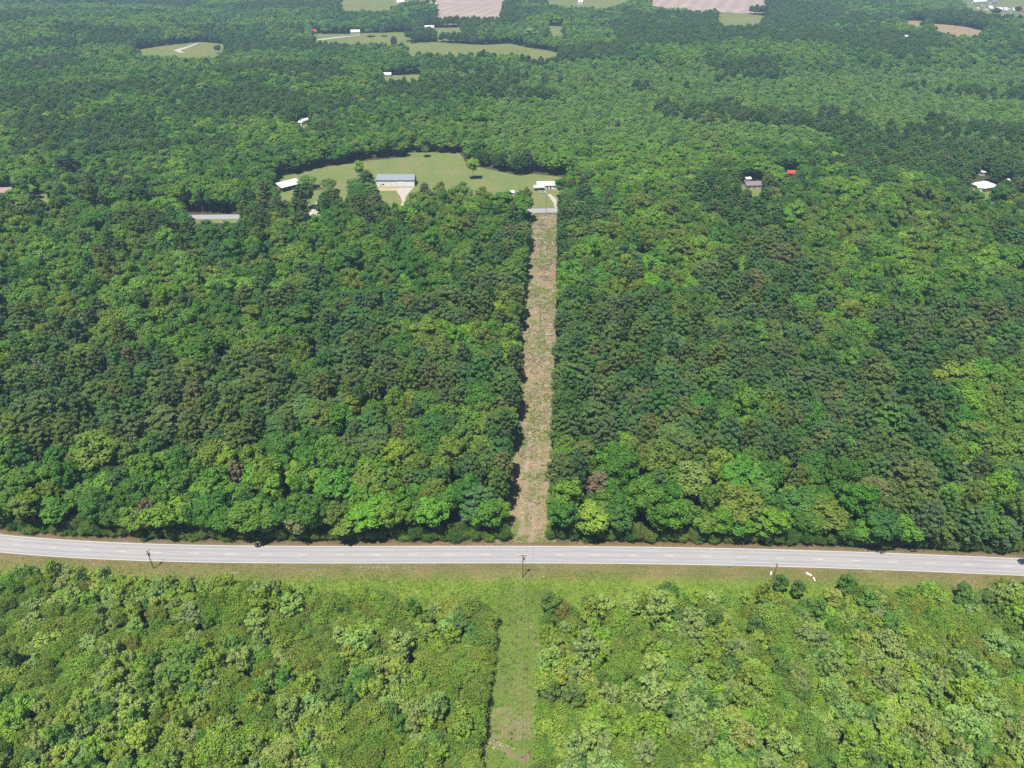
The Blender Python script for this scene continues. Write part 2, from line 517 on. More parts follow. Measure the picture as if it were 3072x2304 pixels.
def strip_l(y): return np.interp(y, SY, SXL)
def strip_r(y): return np.interp(y, SY, SXR)


def make_strip():
    ys = np.arange(169.6, 481.0, 3.0)
    v = []; uv = []; q = []
    for y in ys:
        for k in range(5):
            t = k / 4
            l, r = float(strip_l(y)) - 4.5, float(strip_r(y)) + 3.5
            v.append((l + (r - l) * t, y, 0.056)); uv.append((t, y - 168))
    for i in range(len(ys) - 1):
        for k in range(4):
            a = i * 5 + k
            q.append((a, a + 1, a + 6, a + 5))
    me = np_mesh("cleared_strip", v, q, M["strip"])
    l = me.uv_layers.new(name="uv")
    for lp in me.loops: l.data[lp.index].uv = uv[lp.vertex_index]
    tag(link("cleared_path", me), "straight strip of bare brown ground cut through the forest", "cleared path", kind="structure")


make_strip()
_sp = [(float(strip_l(y)) - 0.5, y) for y in range(150, 486, 5)] + [(float(strip_r(y)) + 0.3, y) for y in range(485, 149, -5)]
CLEAR.append((_sp, 1.3))

# overgrown strip in the foreground
FL = [(1506, 1770), (1500, 1809), (1491, 1918), (1485, 2010), (1468, 2119), (1453, 2283), (1446, 2400)]
FR = [(1640, 1770), (1622, 1840), (1616, 1875), (1615, 1991), (1601, 2119), (1597, 2283), (1594, 2400)]
fl = PP(FL); fr = PP(FR)
fl.append((fl[-1][0] - 4, 20)); fr.append((fr[-1][0] - 3, 20))
fpoly = fl + fr[::-1]
CLEAR.append((fpoly, 0.0))
sheet("grass_path", bumpy([(x - 1.2, y) for x, y in fl] + [(x + 1.0, y) for x, y in fr[::-1]], 3, 0.35, 3), 0.075, M["fstrip"], "green overgrown strip running from highway towards the viewer")
sheet("dry_grass", bumpy(PP([(1476, 2130), (1530, 2118), (1570, 2136), (1598, 2128), (1596, 2215), (1540, 2225), (1508, 2212), (1472, 2216)]), 1.5, 0.4, 5), 0.085, M["straw"], "patch of dry straw grass near the lower end of green strip")
sheet("bare_soil", bumpy(PP([(1470, 2222), (1500, 2232), (1545, 2252), (1592, 2262), (1590, 2290), (1548, 2288), (1505, 2252), (1470, 2240)]), 1.2, 0.25, 6), 0.095, M["redsoil"], "brown bare soil crossing the green strip at the bottom")
sheet("dry_grass", bumpy(PP([(1588, 1865), (1612, 1880), (1613, 1990), (1600, 1985), (1597, 1920)]), 1.5, 0.3, 8), 0.085, M["straw"], "narrow dry grass patch on right edge of green strip")

# highway corridor
CLEAR.append(([(x, float(road_y(x)) + 7.2) for x in RX] + [(x, float(road_y(x)) - 8) for x in RX[::-1]], 0.0))
# upper limit of the scrub
BUSH_LINE = PP([(-600, 1735), (0, 1750), (150, 1735), (400, 1775), (800, 1785), (1100, 1812), (1450, 1838), (1700, 1832), (1950, 1826), (2150, 1800), (2270, 1812), (2480, 1815), (2600, 1795), (3072, 1795), (3700, 1810)])
_bl = np.array(BUSH_LINE)

# far road and driveways
OV = [P(-300, 690), P(100, 668), P(400, 655), P(570, 651), P(718, 650), P(850, 647), P(950, 642), P(1200, 636), P(1400, 633), P(1603, 632.5), P(1673, 631), P(2000, 630), P(2500, 640), P(3300, 660)]
_ov = np.array(OV)
def ov_y(x): return np.interp(x, _ov[:, 0], _ov[:, 1])
_ox = np.arange(_ov[0, 0], _ov[-1, 0], 6.0)
_v = []; _q = []; _uv = []
for i, x in enumerate(_ox):
    for k, o_ in enumerate((-4.2, 0, 4.2)):
        _v.append((x, float(ov_y(x)) + o_, 0.06)); _uv.append((x, o_))
    if i:
        for k in range(2): a = (i - 1) * 3 + k; _q.append((a, a + 3, a + 4, a + 1))
_me = np_mesh("overlook_road", _v, _q, M["asphalt"])
_l = _me.uv_layers.new(name="uv")
for lp in _me.loops: _l.data[lp.index].uv = _uv[lp.vertex_index]
tag(link("country_road", _me), "narrow grey road glimpsed between trees at the far end of strip", "road", kind="structure")
CLEAR.append(([(x, float(ov_y(x)) + 5) for x in _ox] + [(x, float(ov_y(x)) - 5) for x in _ox[::-1]], 0.5))

H = TREE_H
yard = [(818, 560), (832, 532), (935, 512), (945, 507), (1000, 497), (1040, 493), (1100, 482), (1163, 477), (1208, 471), (1227, 458), (1296, 457), (1378, 460), (1395, 485), (1430, 500), (1500, 515), (1560, 528), (1600, 522), (1680, 530), (1722, 548),
        (1714, 560), (1692, 574), (1676, 592), (1674, 640), (1603, 640), (1600, 585, H), (1592, 552, H), (1550, 556, H), (1545, 592, H), (1527, 592, H), (1518, 560, H), (1442, 556, H), (1436, 592, H), (1408, 590, H), (1403, 553, H), (1300, 550, H), (1288, 585, H), (1240, 600, H), (1222, 628, H), (1196, 618, H), (1165, 590, H), (1128, 575, H), (1121, 540, H), (1060, 545, H), (1050, 570, H), (988, 592, H), (968, 580, H), (952, 562, H), (915, 556, H), (905, 592, H), (850, 598, H)]
yp = PP(yard)
CLEAR.append((yp, 1.2))
sheet("lawn", bumpy(yp, 12, 0.8, 2), 0.02, M["lawn"], "mown lawn around the metal garage and the white house")
op = PP([(560, 668, H), (640, 680, H), (722, 672, H), (726, 640), (560, 640)])
CLEAR.append((op, 1.0))
sheet("grass_verge", PP([(540, 672), (730, 668), (730, 656), (540, 657)]), 0.025, M["lawn"], "grass below the short open stretch of far road")
dp = PP([(918, 652, H), (964, 652, H), (966, 602), (936, 612)])
CLEAR.append((dp, 0.5))
sheet("gravel_driveway", bumpy(PP([(928, 645), (958, 645), (960, 622), (956, 604), (948, 606), (938, 622)]), 5, 0.4, 9), 0.07, M["gravel"], "pale pinkish driveway mouth between trees left of the garage")
sheet("gravel_driveway", bumpy(PP([(1196, 563), (1242, 563), (1232, 572), (1217, 590), (1214, 606), (1206, 640), (1196, 640), (1206, 604), (1200, 588), (1190, 574)]), 4, 0.3, 10), 0.07, M["gravel"], "pale gravel driveway leading up to the metal garage")
sheet("bare_soil", bumpy(PP([(1134, 562), (1196, 563), (1194, 572), (1136, 573)]), 4, 0.3, 12), 0.05, M["sandy"], "sandy strip in front of the metal garage")
sheet("gravel_driveway", bumpy(PP([(1640, 582), (1652, 583), (1668, 596), (1673, 612), (1673, 632), (1667, 632), (1662, 610), (1650, 594)]), 4, 0.3, 11), 0.07, M["gravel"], "curved pale driveway beside the power pole below the white house")
yg = PP([(88, 612, H), (140, 606, H), (146, 584), (118, 580), (96, 590)])
CLEAR.append((yg, 1.0))
sheet("dry_grass", bumpy(yg, 8, 0.6, 13), 0.02, M["straw"], "small yellow grass clearing at the left edge of the far forest")

# far fields
FIELDS = [
    ("pasture_field", "pasture", "long pale green field with a grey lane on the far left",
     [(407, 151), (463, 141), (530, 134), (593, 126), (667, 132), (681, 157), (650, 166, H), (556, 168, H), (481, 164, H), (417, 162, H)]),
    ("pasture_field", "pasture", "long curved green field in the middle distance below the wood",
     [(1209, 134), (1260, 129), (1311, 127), (1376, 132), (1459, 136), (1524, 131), (1603, 147), (1695, 162), (1650, 172, H), (1598, 172, H), (1589, 164, H), (1515, 154, H), (1455, 150, H), (1408, 153, H), (1283, 157, H), (1218, 157, H)]),
    ("pasture_field", "pasture", "green meadow around the white farmhouse in the far distance",
     [(925, 98), (1024, 103), (1100, 100), (1172, 98), (1240, 97), (1245, 118), (1200, 130, H), (1110, 130, H), (1024, 128, H), (944, 120, H)]),
    ("ploughed_field", "tilled", "large pinkish ploughed field at the top of the picture",
     [(1302, 17), (1300, -8), (1400, -14), (1540, -14), (1533, 4), (1505, 45), (1500, 50, H), (1413, 50, H), (1313, 50, H)]),
    ("pasture_field", "pasture", "pale green field left of the ploughed field at the top",
     [(1020, 22), (1020, -10), (1298, -10), (1300, 16), (1240, 18), (1150, 28, H), (1020, 30, H)]),
    ("pasture_field", "pasture", "pale green field right of the ploughed field at the top",
     [(1625, -12), (1950, -12), (1930, 6), (1830, 20, H), (1720, 18, H), (1640, 8, H)]),
    ("ploughed_field", "tilled", "narrow pinkish field at the top right of centre",
     [(1935, -2), (2300, -12), (2305, 16, H), (2160, 14, H), (2110, 32, H), (2060, 24, H), (1960, 16, H)]),
    ("pasture_field", "pasture", "small green field behind conifers right of centre",
     [(2147, 38), (2196, 36), (2303, 50), (2303, 60), (2270, 74, H), (2159, 75, H)]),
    ("dry_field", "dryfield", "brown dry field near the upper right corner",
     [(2785, 70), (2850, 76), (2900, 82), (2968, 95), (2930, 104, H), (2870, 104, H), (2820, 92, H)]),
    ("dry_field", "dryfield", "small dry clearing left of the brown field",
     [(2720, 62), (2780, 64), (2770, 76, H), (2720, 72, H)]),
    ("town_ground", "pasture", "open ground among small buildings in the top right corner",
     [(2870, -14), (3300, -14), (3300, 60, H), (3040, 44, H), (2960, 40, H), (2900, 18, H)]),
    ("pasture_field", "pasture", "small meadow with a few trees in the distance",
     [(1640, 78), (1695, 81), (1695, 110, H), (1650, 104, H)]),
    ("pasture_field", "pasture", "thin green field beside the white farm in the distance",
     [(1300, 84), (1390, 82), (1388, 94, H), (1305, 96, H)]),
    ("lawn", "straw", "small sunlit yard beside the blue roofed house",
     [(1140, 228), (1200, 226), (1258, 224), (1262, 236, H), (1150, 240, H)]),
]
for i, (nm, mt, lb, q) in enumerate(FIELDS):
    pl = PP(q)
    pl = bumpy(pl, 24, 5, 20 + i)
    CLEAR.append((pl, 1.0))
    sheet(nm, pl, 0.4, M[mt], lb)
sheet("gravel_lane", PP([(520, 152), (560, 141), (592, 130), (598, 131), (572, 142), (540, 153), (555, 160), (540, 160)]), 0.7, M["gravel"], "pale lane bending across the long field on far left")
sheet("gravel_lane", PP([(925, 122), (1000, 113), (1060, 108), (1080, 105), (1080, 107.5), (1000, 117), (925, 126)]), 0.7, M["gravel"], "pale lane leading to the white farmhouse in the distance")
sheet("town_road", PP([(2950, 24), (3100, 22), (3100, 27), (2950, 29)]), 0.7, M["gravel"], "grey road through the small town at top right")


def hole(q, z=H, m=1.0, mat=None, label=None, name="lawn"):
    """a small opening round a building: ground outline, drawn towards the viewer so that no crown hides it"""
    g = PP([(a, b) for a, b in q]); t = PP([(a, b, z) for a, b in q])
    pts = sorted(set(g + t))
    def half(ps):
        h = []
        for p in ps:
            while len(h) > 1 and (h[-1][0] - h[-2][0]) * (p[1] - h[-2][1]) - (h[-1][1] - h[-2][1]) * (p[0] - h[-2][0]) <= 0: h.pop()
            h.append(p)
        return h
    hull = half(pts)[:-1] + half(pts[::-1])[:-1]
    CLEAR.append((hull, m))
    if mat: sheet(name, bumpy(hull, 8, 0.5, len(CLEAR)), 0.3 if hull[0][1] > 580 else 0.02, M[mat], label)
    return hull


# ------------------------------------------------------------------ plants: shapes
def rand_dirs(n, zmin=-1.0):
    z = RNG.uniform(zmin, 1, n); a = RNG.uniform(0, 2 * np.pi, n)
    s = np.sqrt(1 - z * z)
    return np.stack([s * np.cos(a), s * np.sin(a), z], 1)


def leaves(pos, nrm, sx, sy):
    """small rhombic faces at pos, facing nrm"""
    n = len(pos)
    nrm = nrm / np.linalg.norm(nrm, axis=1)[:, None]
    r = RNG.normal(size=(n, 3))
    t = np.cross(nrm, r); t /= np.linalg.norm(t, axis=1)[:, None] + 1e-9
    b = np.cross(nrm, t)
    sx = sx * RNG.uniform(0.7, 1.3, n)[:, None]; sy = sy * RNG.uniform(0.7, 1.3, n)[:, None]
    v = np.stack([pos - t * sx, pos - b * sy + t * sx * 0.1, pos + t * sx, pos + b * sy - t * sx * 0.1], 1).reshape(-1, 3)
    q = np.arange(4 * n).reshape(n, 4)
    return v, q


def clump_leaves(cen, rad, per, flat=1.0, jitter=0.6, upb=0.35, zmin=-0.75, shell=(0.7, 1.06)):
    k = len(cen)
    d = rand_dirs(k * per, zmin)
    c = np.repeat(cen, per, 0); r = np.repeat(rad, per)[:, None]
    rr = RNG.uniform(shell[0], shell[1], (k * per, 1))
    pos = c + d * np.array([1, 1, flat]) * r * rr
    nrm = d + RNG.normal(size=d.shape) * jitter + np.array([0, 0, upb])
    return pos, nrm


def crown_broad(name, Hh, Rr, ncl, per, crad, leaf, base=0.25, top_bias=1.0, jit=0.32, aspect=None):
    """irregular crown made of leafy clumps"""
    zc = Hh * (base + (1 - base) * 0.48); rz = Hh * (1 - base) * 0.5
    d = rand_dirs(ncl, -0.85)
    lobes = rand_dirs(5, -0.2)
    lob = 1 + 0.22 * np.max(np.clip(d @ lobes.T, 0, 1) ** 3, 1) - 0.12 * RNG.random(ncl)
    k = RNG.uniform(0.52, 0.98, ncl) ** 0.8 * lob
    cr = Rr * crad * RNG.uniform(0.75, 1.3, ncl)
    wid = np.where(d[:, 2] < -0.2, 0.75, 1.0)
    cen = np.stack([d[:, 0] * (Rr - cr * .6) * k * wid, d[:, 1] * (Rr - cr * .6) * k * wid, zc + d[:, 2] * (rz - cr * .6) * k], 1)
    pos, nrm = clump_leaves(cen, cr, per, 0.85, jit)
    # a sparser core so that the crown is not see-through
    m = ncl * per // 8
    dc = rand_dirs(m); pc = dc * np.array([Rr, Rr, rz]) * RNG.uniform(0.2, 0.7, (m, 1)) + np.array([0, 0, zc])
    pos = np.concatenate([pos, pc]); nrm = np.concatenate([nrm, dc + RNG.normal(size=dc.shape)])
    v, q = leaves(pos, nrm, leaf, leaf * 0.8)
    return np_mesh(name, v, q, M["leaf"])


def crown_pine(name, Hh, Rr, levels, tuft, per, base=0.35):
    cen = []; rad = []
    for i in range(levels):
        t = i / (levels - 1)
        z = Hh * (base + (0.97 - base) * t)
        L = Rr * math.sqrt(max(0, 1 - (abs(t - .3) / .72) ** 2.2)) * .92 + 0.2
        nb = max(3, int(2.6 * L + 1)); a0 = random.uniform(0, 6.3)
        for b in range(nb):
            a = a0 + 6.283 * b / nb + random.uniform(-.3, .3)
            l = L * random.uniform(0.65, 1.12)
            for s in ((1.0, 0.62) if l > 1.8 else (1.0,)):
                cen.append((math.cos(a) * l * s, math.sin(a) * l * s, z + random.uniform(-.35, .35) + 0.25 * l * s * 0.5))
                rad.append(tuft * random.uniform(0.75, 1.25) * (0.75 + 0.25 * (1 - t)))
    cen = np.array(cen); rad = np.array(rad)
    pos, nrm = clump_leaves(cen, rad, per, 0.7, 0.6, 0.5, -0.8, (0.55, 1.1))
    v, q = leaves(pos, nrm, 0.38, 0.17)
    return np_mesh(name, v, q, M["needle"])


def trunk_mesh(name, Hh, r0, nl=6, mat="bark", lean=0.3, spread=0.35, top=0.8):
    mb = MB()
    pts = [(0, 0, -0.2)]
    for i in range(1, 6):
        t = i / 5
        pts.append((lean * math.sin(t * 2) * random.uniform(.5, 1), lean * math.cos(t * 3) * 0.4, Hh * top * t))
    mb.tube(pts, [r0 * (1 - 0.82 * i / 5) * (1.35 if i == 0 else 1) for i in range(6)], 7)
    for k in range(nl):
        t = random.uniform(0.35, 0.95); z = Hh * top * t; a = random.uniform(0, 6.28); l = Hh * spread * random.uniform(.5, .9) * (1.15 - t)
        p0 = (pts[2][0] * .6, pts[2][1] * .6, z)
        mb.tube([p0, (p0[0] + math.cos(a) * l * .5, p0[1] + math.sin(a) * l * .5, z + l * .35), (p0[0] + math.cos(a) * l, p0[1] + math.sin(a) * l, z + l * .85)],
                [r0 * 0.4 * (1.1 - t), r0 * .22 * (1.1 - t), 0.02], 5)
    o = mb.build(name, M[mat])
    me = o.data
    bpy.data.objects.remove(o)
    return me


def bare_mesh(name, Hh, r0, mat="dead_bark", n=26):
    mb = MB()
    mb.tube([(0, 0, -.2), (.15, .05, Hh * .35), (.1, -.1, Hh * .7), (.25, 0, Hh)], [r0, r0 * .75, r0 * .4, .03], 7)
    for k in range(n):
        t = 0.3 + 0.68 * k / n; z = Hh * t; a = k * 2.4 + random.uniform(-.4, .4); l = Hh * .34 * random.uniform(.6, 1.1) * (1.25 - t)
        c, s = math.cos(a), math.sin(a)
        e = (c * l, s * l, z + l * .7)
        mb.tube([(0.1, 0, z), (c * l * .5, s * l * .5, z + l * .25), e], [r0 * .45 * (1.1 - t), r0 * .28 * (1.1 - t) + .02, .03], 5)
        for j in range(4):
            u = random.uniform(.35, .95); b = a + random.uniform(-1.1, 1.1); m_ = l * .45
            p = (c * l * u, s * l * u, z + l * .7 * u * u)
            mb.tube([p, (p[0] + math.cos(b) * m_, p[1] + math.sin(b) * m_, p[2] + m_ * .6)], [.05, .015], 4)
    o = mb.build(name, M[mat]); me = o.data; bpy.data.objects.remove(o)
    return me


BROAD = [(crown_broad("broadleaf_crown", h, r, n, 88, c, lf, b), trunk_mesh("broadleaf_trunk", h, 0.22), r, h) for h, r, n, c, lf, b in
         ((18, 4.6, 50, .30, .36, .30), (17, 4.2, 42, .33, .35, .32), (19, 5.1, 58, .28, .37, .34), (16.5, 4.4, 34, .37, .37, .28), (18.5, 3.9, 42, .34, .34, .28), (17.5, 5.6, 64, .26, .37, .36), (16, 3.9, 34, .36, .33, .28))]
PINE = [(crown_pine("pine_crown", h, r, l, t, p, b), trunk_mesh("pine_trunk", h, 0.2, 3, top=.95, spread=.1), r, h) for h, r, l, t, p, b in
        ((19, 3.7, 9, .95, 58, .35), (18.5, 3.4, 9, .9, 58, .33), (20, 4.1, 9, 1.0, 60, .38), (18, 3.5, 8, 1.0, 62, .32), (20.5, 3.3, 10, .88, 54, .34))]
COARSE = [(crown_broad("young_crown", h, r, n, 52, c, lf, b, jit=0.4), trunk_mesh("young_trunk", h, 0.1, 5), r, h) for h, r, n, c, lf, b in
          ((6.8, 2.7, 60, .24, .21, .06), (7.6, 2.4, 60, .25, .20, .06), (5.6, 3.1, 66, .22, .22, .05), (8.2, 2.8, 72, .22, .21, .08), (6.0, 2.2, 50, .26, .20, .05))]
FEATH = [(crown_broad("bush_crown", h, r, n, 120, c, lf, b, jit=0.9), trunk_mesh("bush_stem", h, 0.08, 6, lean=.5), r, h) for h, r, n, c, lf, b in
         ((4.8, 2.9, 46, .30, .13, .03), (5.4, 2.5, 44, .32, .13, .03), (4.2, 2.5, 40, .32, .12, .03), (5.8, 3.3, 56, .28, .14, .04))]

# colours of leaves: (name, linear colour)
TB = [("deep green", (.034, .082, .013)), ("mid green", (.048, .106, .015)), ("fresh green", (.067, .132, .016)), ("olive green", (.063, .102, .018)),
      ("dark bluish green", (.031, .070, .018)), ("light yellow-green", (.094, .145, .020))]
TBW = [.20, .32, .15, .20, .07, .03]
TP = [("dark grey-green", (.041, .077, .026)), ("olive", (.053, .088, .022)), ("dull brownish green", (.066, .086, .030)), ("dark green", (.034, .076, .019))]
TPW = [.42, .36, .04, .18]
TC = [("pale green", (.116, .166, .045)), ("bright green", (.097, .153, .021)), ("yellowish green", (.126, .172, .034)), ("dark green", (.055, .105, .022)), ("greyish green", (.102, .146, .045))]
TCW = [.34, .32, .08, .14, .12]
TF = [("soft green", (.094, .150, .024)), ("mossy green", (.107, .152, .026)), ("olive brown", (.112, .130, .032)), ("dull green", (.078, .128, .024))]
TFW = [.50, .32, .015, .165]


def pick(tab, wts, rg):
    r = rg.random() * sum(wts)
    for t, w_ in zip(tab, wts):
        r -= w_
        if r <= 0: return t
    return tab[0]


def plant(kind, variant, name, label, cat, loc, rz, sc, tint, group, cn="crown", tn="trunk"):
    crown, trunk, _r, _h = variant
    t = thing(name, label, cat, loc, rz, group)
    t.scale = (sc[0], sc[0], sc[1])
    a = link(tn, trunk, t)
    c = link(cn, crown, t)
    c["tint"] = [float(x) for x in tint]
    return t


# ------------------------------------------------------------------ where plants stand
def inside(poly, X, Y, margin=0.0):
    A = np.array(poly); n = len(A)
    res = np.zeros(len(X), bool); near = np.zeros(len(X), bool)
    bb = (X > A[:, 0].min() - margin - 1) & (X < A[:, 0].max() + margin + 1) & (Y > A[:, 1].min() - margin - 1) & (Y < A[:, 1].max() + margin + 1)
    idx = np.nonzero(bb)[0]
    if not len(idx): return res
    x, y = X[idx], Y[idx]
    c = np.zeros(len(x), bool); dm = np.full(len(x), 1e9)
    for i in range(n):
        x0, y0 = A[i]; x1, y1 = A[(i + 1) % n]
        cond = ((y0 > y) != (y1 > y))
        with np.errstate(divide='ignore', invalid='ignore'):
            xi = (x1 - x0) * (y - y0) / (y1 - y0 + 1e-12) + x0
        c ^= cond & (x < xi)
        if margin > 0:
            l2 = (x1 - x0) ** 2 + (y1 - y0) ** 2 + 1e-9
            t = np.clip(((x - x0) * (x1 - x0) + (y - y0) * (y1 - y0)) / l2, 0, 1)
            dm = np.minimum(dm, np.hypot(x - x0 - t * (x1 - x0), y - y0 - t * (y1 - y0)))
    res[idx] = c | (dm < margin)
    return res


def vnoise(x, y, s, seed):
    """smooth value noise 0..1"""
    rg = np.random.default_rng(seed)
    G = rg.random((64, 64))
    u = np.asarray(x) / s + 1000.3; v = np.asarray(y) / s + 1000.7
    i = np.floor(u).astype(int); j = np.floor(v).astype(int)
    fu = u - i; fv = v - j; fu = fu * fu * (3 - 2 * fu); fv = fv * fv * (3 - 2 * fv)
    g = lambda a, b: G[a % 64, b % 64]
    return (g(i, j) * (1 - fu) + g(i + 1, j) * fu) * (1 - fv) + (g(i, j + 1) * (1 - fu) + g(i + 1, j + 1) * fu) * fv


def fbm(x, y, s, seed):
    return (vnoise(x, y, s, seed) * .55 + vnoise(x, y, s * .45, seed + 1) * .3 + vnoise(x, y, s * .2, seed + 2) * .15)


ORD1 = ["", "first", "second", "third", "fourth", "fifth", "sixth", "seventh", "eighth", "ninth", "tenth", "eleventh", "twelfth", "thirteenth",
        "fourteenth", "fifteenth", "sixteenth", "seventeenth", "eighteenth", "nineteenth"]
TENS = {2: ("twentieth", "twenty"), 3: ("thirtieth", "thirty"), 4: ("fortieth", "forty"), 5: ("fiftieth", "fifty"), 6: ("sixtieth", "sixty")}


def ordinal(n):
    if n < 20: return ORD1[n]
    a, b = TENS[n // 10]
    return a if n % 10 == 0 else b + "-" + ORD1[n % 10]

# buildings come before the trees so that their openings are known
# ------------------------------------------------------------------ buildings
M["white_wall"] = paint("white_metal_siding", (0.80, 0.80, 0.79), 0.5, 0, 0.03, 1.0)
M["cream_wall"] = paint("cream_siding", (0.45, 0.42, 0.36), 0.7, 0, 0.08, 1.0)
M["brown_wall"] = paint("brown_boards", (0.14, 0.10, 0.075), 0.8, 0, 0.2, 1.0)
M["blue_roof"] = paint("blue_grey_metal_roof", (0.20, 0.235, 0.275), 0.45, 0.0, 0.06, 0.4)
M["white_roof"] = paint("white_metal_roof", (0.58, 0.60, 0.60), 0.45, 0, 0.06, 0.4)
M["grey_roof"] = paint("grey_shingles", (0.17, 0.16, 0.17), 0.9, 0, 0.2, 1.5)
M["pink_roof"] = paint("pinkish_brown_shingles", (0.30, 0.20, 0.20), 0.9, 0, 0.15, 1.5)
M["red_paint"] = paint("red_metal_roof", (0.38, 0.055, 0.04), 0.5, 0, 0.12, 1.0)
M["dark_trim"] = paint("dark_blue_grey_trim", (0.055, 0.07, 0.095), 0.5, 0, 0.1, 1.0)
M["garage_door"] = paint("white_garage_door", (0.80, 0.80, 0.79), 0.45, 0, 0.04, 2.0)
M["glass"] = paint("window_glass", (0.03, 0.04, 0.05), 0.08, 0, 0.1, 1.0, 0.8)
M["metal"] = paint("grey_metal", (0.3, 0.3, 0.3), 0.4, 0.6, 0.1, 3.0)
M["concrete"] = paint("concrete", (0.30, 0.29, 0.27), 0.85, 0, 0.1, 1.0)


def clear_round(cx, cy, ang, L, D, zc, pad=2.0, front=2.5):
    c, s = math.cos(ang), math.sin(ang)
    g = []
    for lx, ly in ((-pad, -front), (L + pad, -front), (L + pad, D + pad), (-pad, D + pad)):
        g.append((cx + lx * c - ly * s, cy + lx * s + ly * c))
    k = 1 - zc / CAM_H
    pts = sorted(set(g + [(x * k, y * k) for x, y in g]))
    def half(ps):
        h = []
        for p in ps:
            while len(h) > 1 and (h[-1][0] - h[-2][0]) * (p[1] - h[-2][1]) - (h[-1][1] - h[-2][1]) * (p[0] - h[-2][0]) <= 0: h.pop()
            h.append(p)
        return h
    hull = half(pts)[:-1] + half(pts[::-1])[:-1]
    CLEAR.append((hull, 0.6))
    return hull


def house(name, label, cat, fl, fr, D, wh, rise, roof, wall, style='gable', wins=(), doors=(), over=0.45, zc=13.0, group=None, chimney=False):
    a = P(*fl); b = P(*fr)
    ang = math.atan2(b[1] - a[1], b[0] - a[0]); L = math.hypot(b[0] - a[0], b[1] - a[1])
    hull = clear_round(a[0], a[1], ang, L, D, zc)
    if label.startswith(('house with', 'grey roofed', 'small white roofed cottage')):
        sheet('yard', bumpy(hull, 6, .5, 3), .03, M['lawn'], 'small grass yard around the ' + label.split(' with a ')[0][:40], cat='yard')
    z0 = min(float(T(*a)), float(T(*b)))
    t = thing(name, label, cat, (a[0], a[1], z0 + 0.02), ang, group)
    w_ = MB()
    if style == 'gable': w_.prism([(0, -.3), (D, -.3), (D, wh), (D / 2, wh + rise - .12), (0, wh)], 0, L, 'x')
    else: w_.box(0, L, 0, D, -.3, wh)
    w_.build("wall", M[wall], t)
    r = MB(); o = over; th = .16
    if style == 'gable':
        e = rise * o / (D / 2)
        r.prism([(-o, wh - e + .02), (D / 2, wh + rise + .02), (D + o, wh - e + .02), (D + o, wh - e + th), (D / 2, wh + rise + th), (-o, wh - e + th)], -o, L + o, 'x')
    elif style == 'hip':
        z = wh + .01; i = D / 2 if L > D else L / 2 - .1
        r.add([(-o, -o, z), (L + o, -o, z), (L + o, D + o, z), (-o, D + o, z), (i, D / 2, z + rise), (max(L - i, i + .2), D / 2, z + rise)],
              [(0, 3, 2, 1), (0, 1, 5, 4), (1, 2, 5), (2, 3, 4, 5), (3, 0, 4)])
    else:
        r.prism([(-o, wh + .02), (D + o, wh + rise + .02), (D + o, wh + rise + th), (-o, wh + th)], -o, L + o, 'x')
    ro = r.build("roof", M[roof], t)
    if chimney:
        c = MB(); c.box(L * .7, L * .7 + .8, D * .55, D * .55 + .8, wh, wh + rise + .9); c.build("chimney", M["brown_wall"], ro)
    for u, ww, zb, zt in wins:
        m_ = MB(); m_.box(u * L - ww / 2 - .08, u * L + ww / 2 + .08, -.05, .02, zb - .08, zt + .08); f_ = m_.build("window", M["white_wall"] if wall != "white_wall" else M["dark_trim"], t)
        m_ = MB(); m_.box(u * L - ww / 2, u * L + ww / 2, -.07, -.052, zb, zt); m_.build("pane", M["glass"], f_)
    for u, ww, zt in doors:
        m_ = MB(); m_.box(u * L - ww / 2, u * L + ww / 2, -.06, .02, 0, zt); d_ = m_.build("door", M["brown_wall"], t)
        m_ = MB(); m_.box(u * L + ww * .32, u * L + ww * .38, -.12, -.062, .95, 1.1); m_.build("handle", M["metal"], d_)
    return t, L


# the metal garage on the lawn
gar, gL = house("metal_garage", "long white metal garage with grey roof and roll-up doors on the lawn", "garage", (1131, 560), (1244, 560), 12, 5.0, 2.6, "blue_roof", "white_wall", zc=13, over=.18)
m_ = MB(); m_.box(-.5, gL + .5, -.30, -.2, 4.55, 4.98); m_.build("fascia", M["dark_trim"], gar)
m_ = MB(); m_.box(gL + .03, gL + .12, 0, 12, 0, 4.9); m_.build("side_shade", M["dark_trim"], gar)  # dark sheet over the right wall, its shade put into the colour
for u0, u1, zt in ((.21, .35, 3.5), (.395, .51, 3.5), (.56, .745, 4.0)):
    m_ = MB(); m_.box(u0 * gL - .1, u1 * gL + .1, -.05, .02, 0, zt + .16); fr_ = m_.build("door_frame", M["metal"], gar)
    m_ = MB()
    for k in range(5): m_.box(u0 * gL, u1 * gL, -.10 - (.012 if k % 2 else 0), -.052, zt * k / 5 + .01, zt * (k + 1) / 5 - .01)
    m_.build("garage_door", M["garage_door"], fr_)
m_ = MB(); m_.box(.085 * gL, .085 * gL + 1, -.06, .02, 0, 2.15); d_ = m_.build("door", M["cream_wall"], gar)
m_ = MB(); m_.box(.085 * gL + .8, .085 * gL + .88, -.12, -.062, .95, 1.1); m_.build("handle", M["metal"], d_)
m_ = MB(); m_.box(.145 * gL, .145 * gL + 1.4, -.05, .02, 1.1, 2.3); w0 = m_.build("window", M["dark_trim"], gar)
m_ = MB(); m_.box(.145 * gL + .1, .145 * gL + 1.3, -.07, -.052, 1.2, 2.2); m_.build("pane", M["glass"], w0)

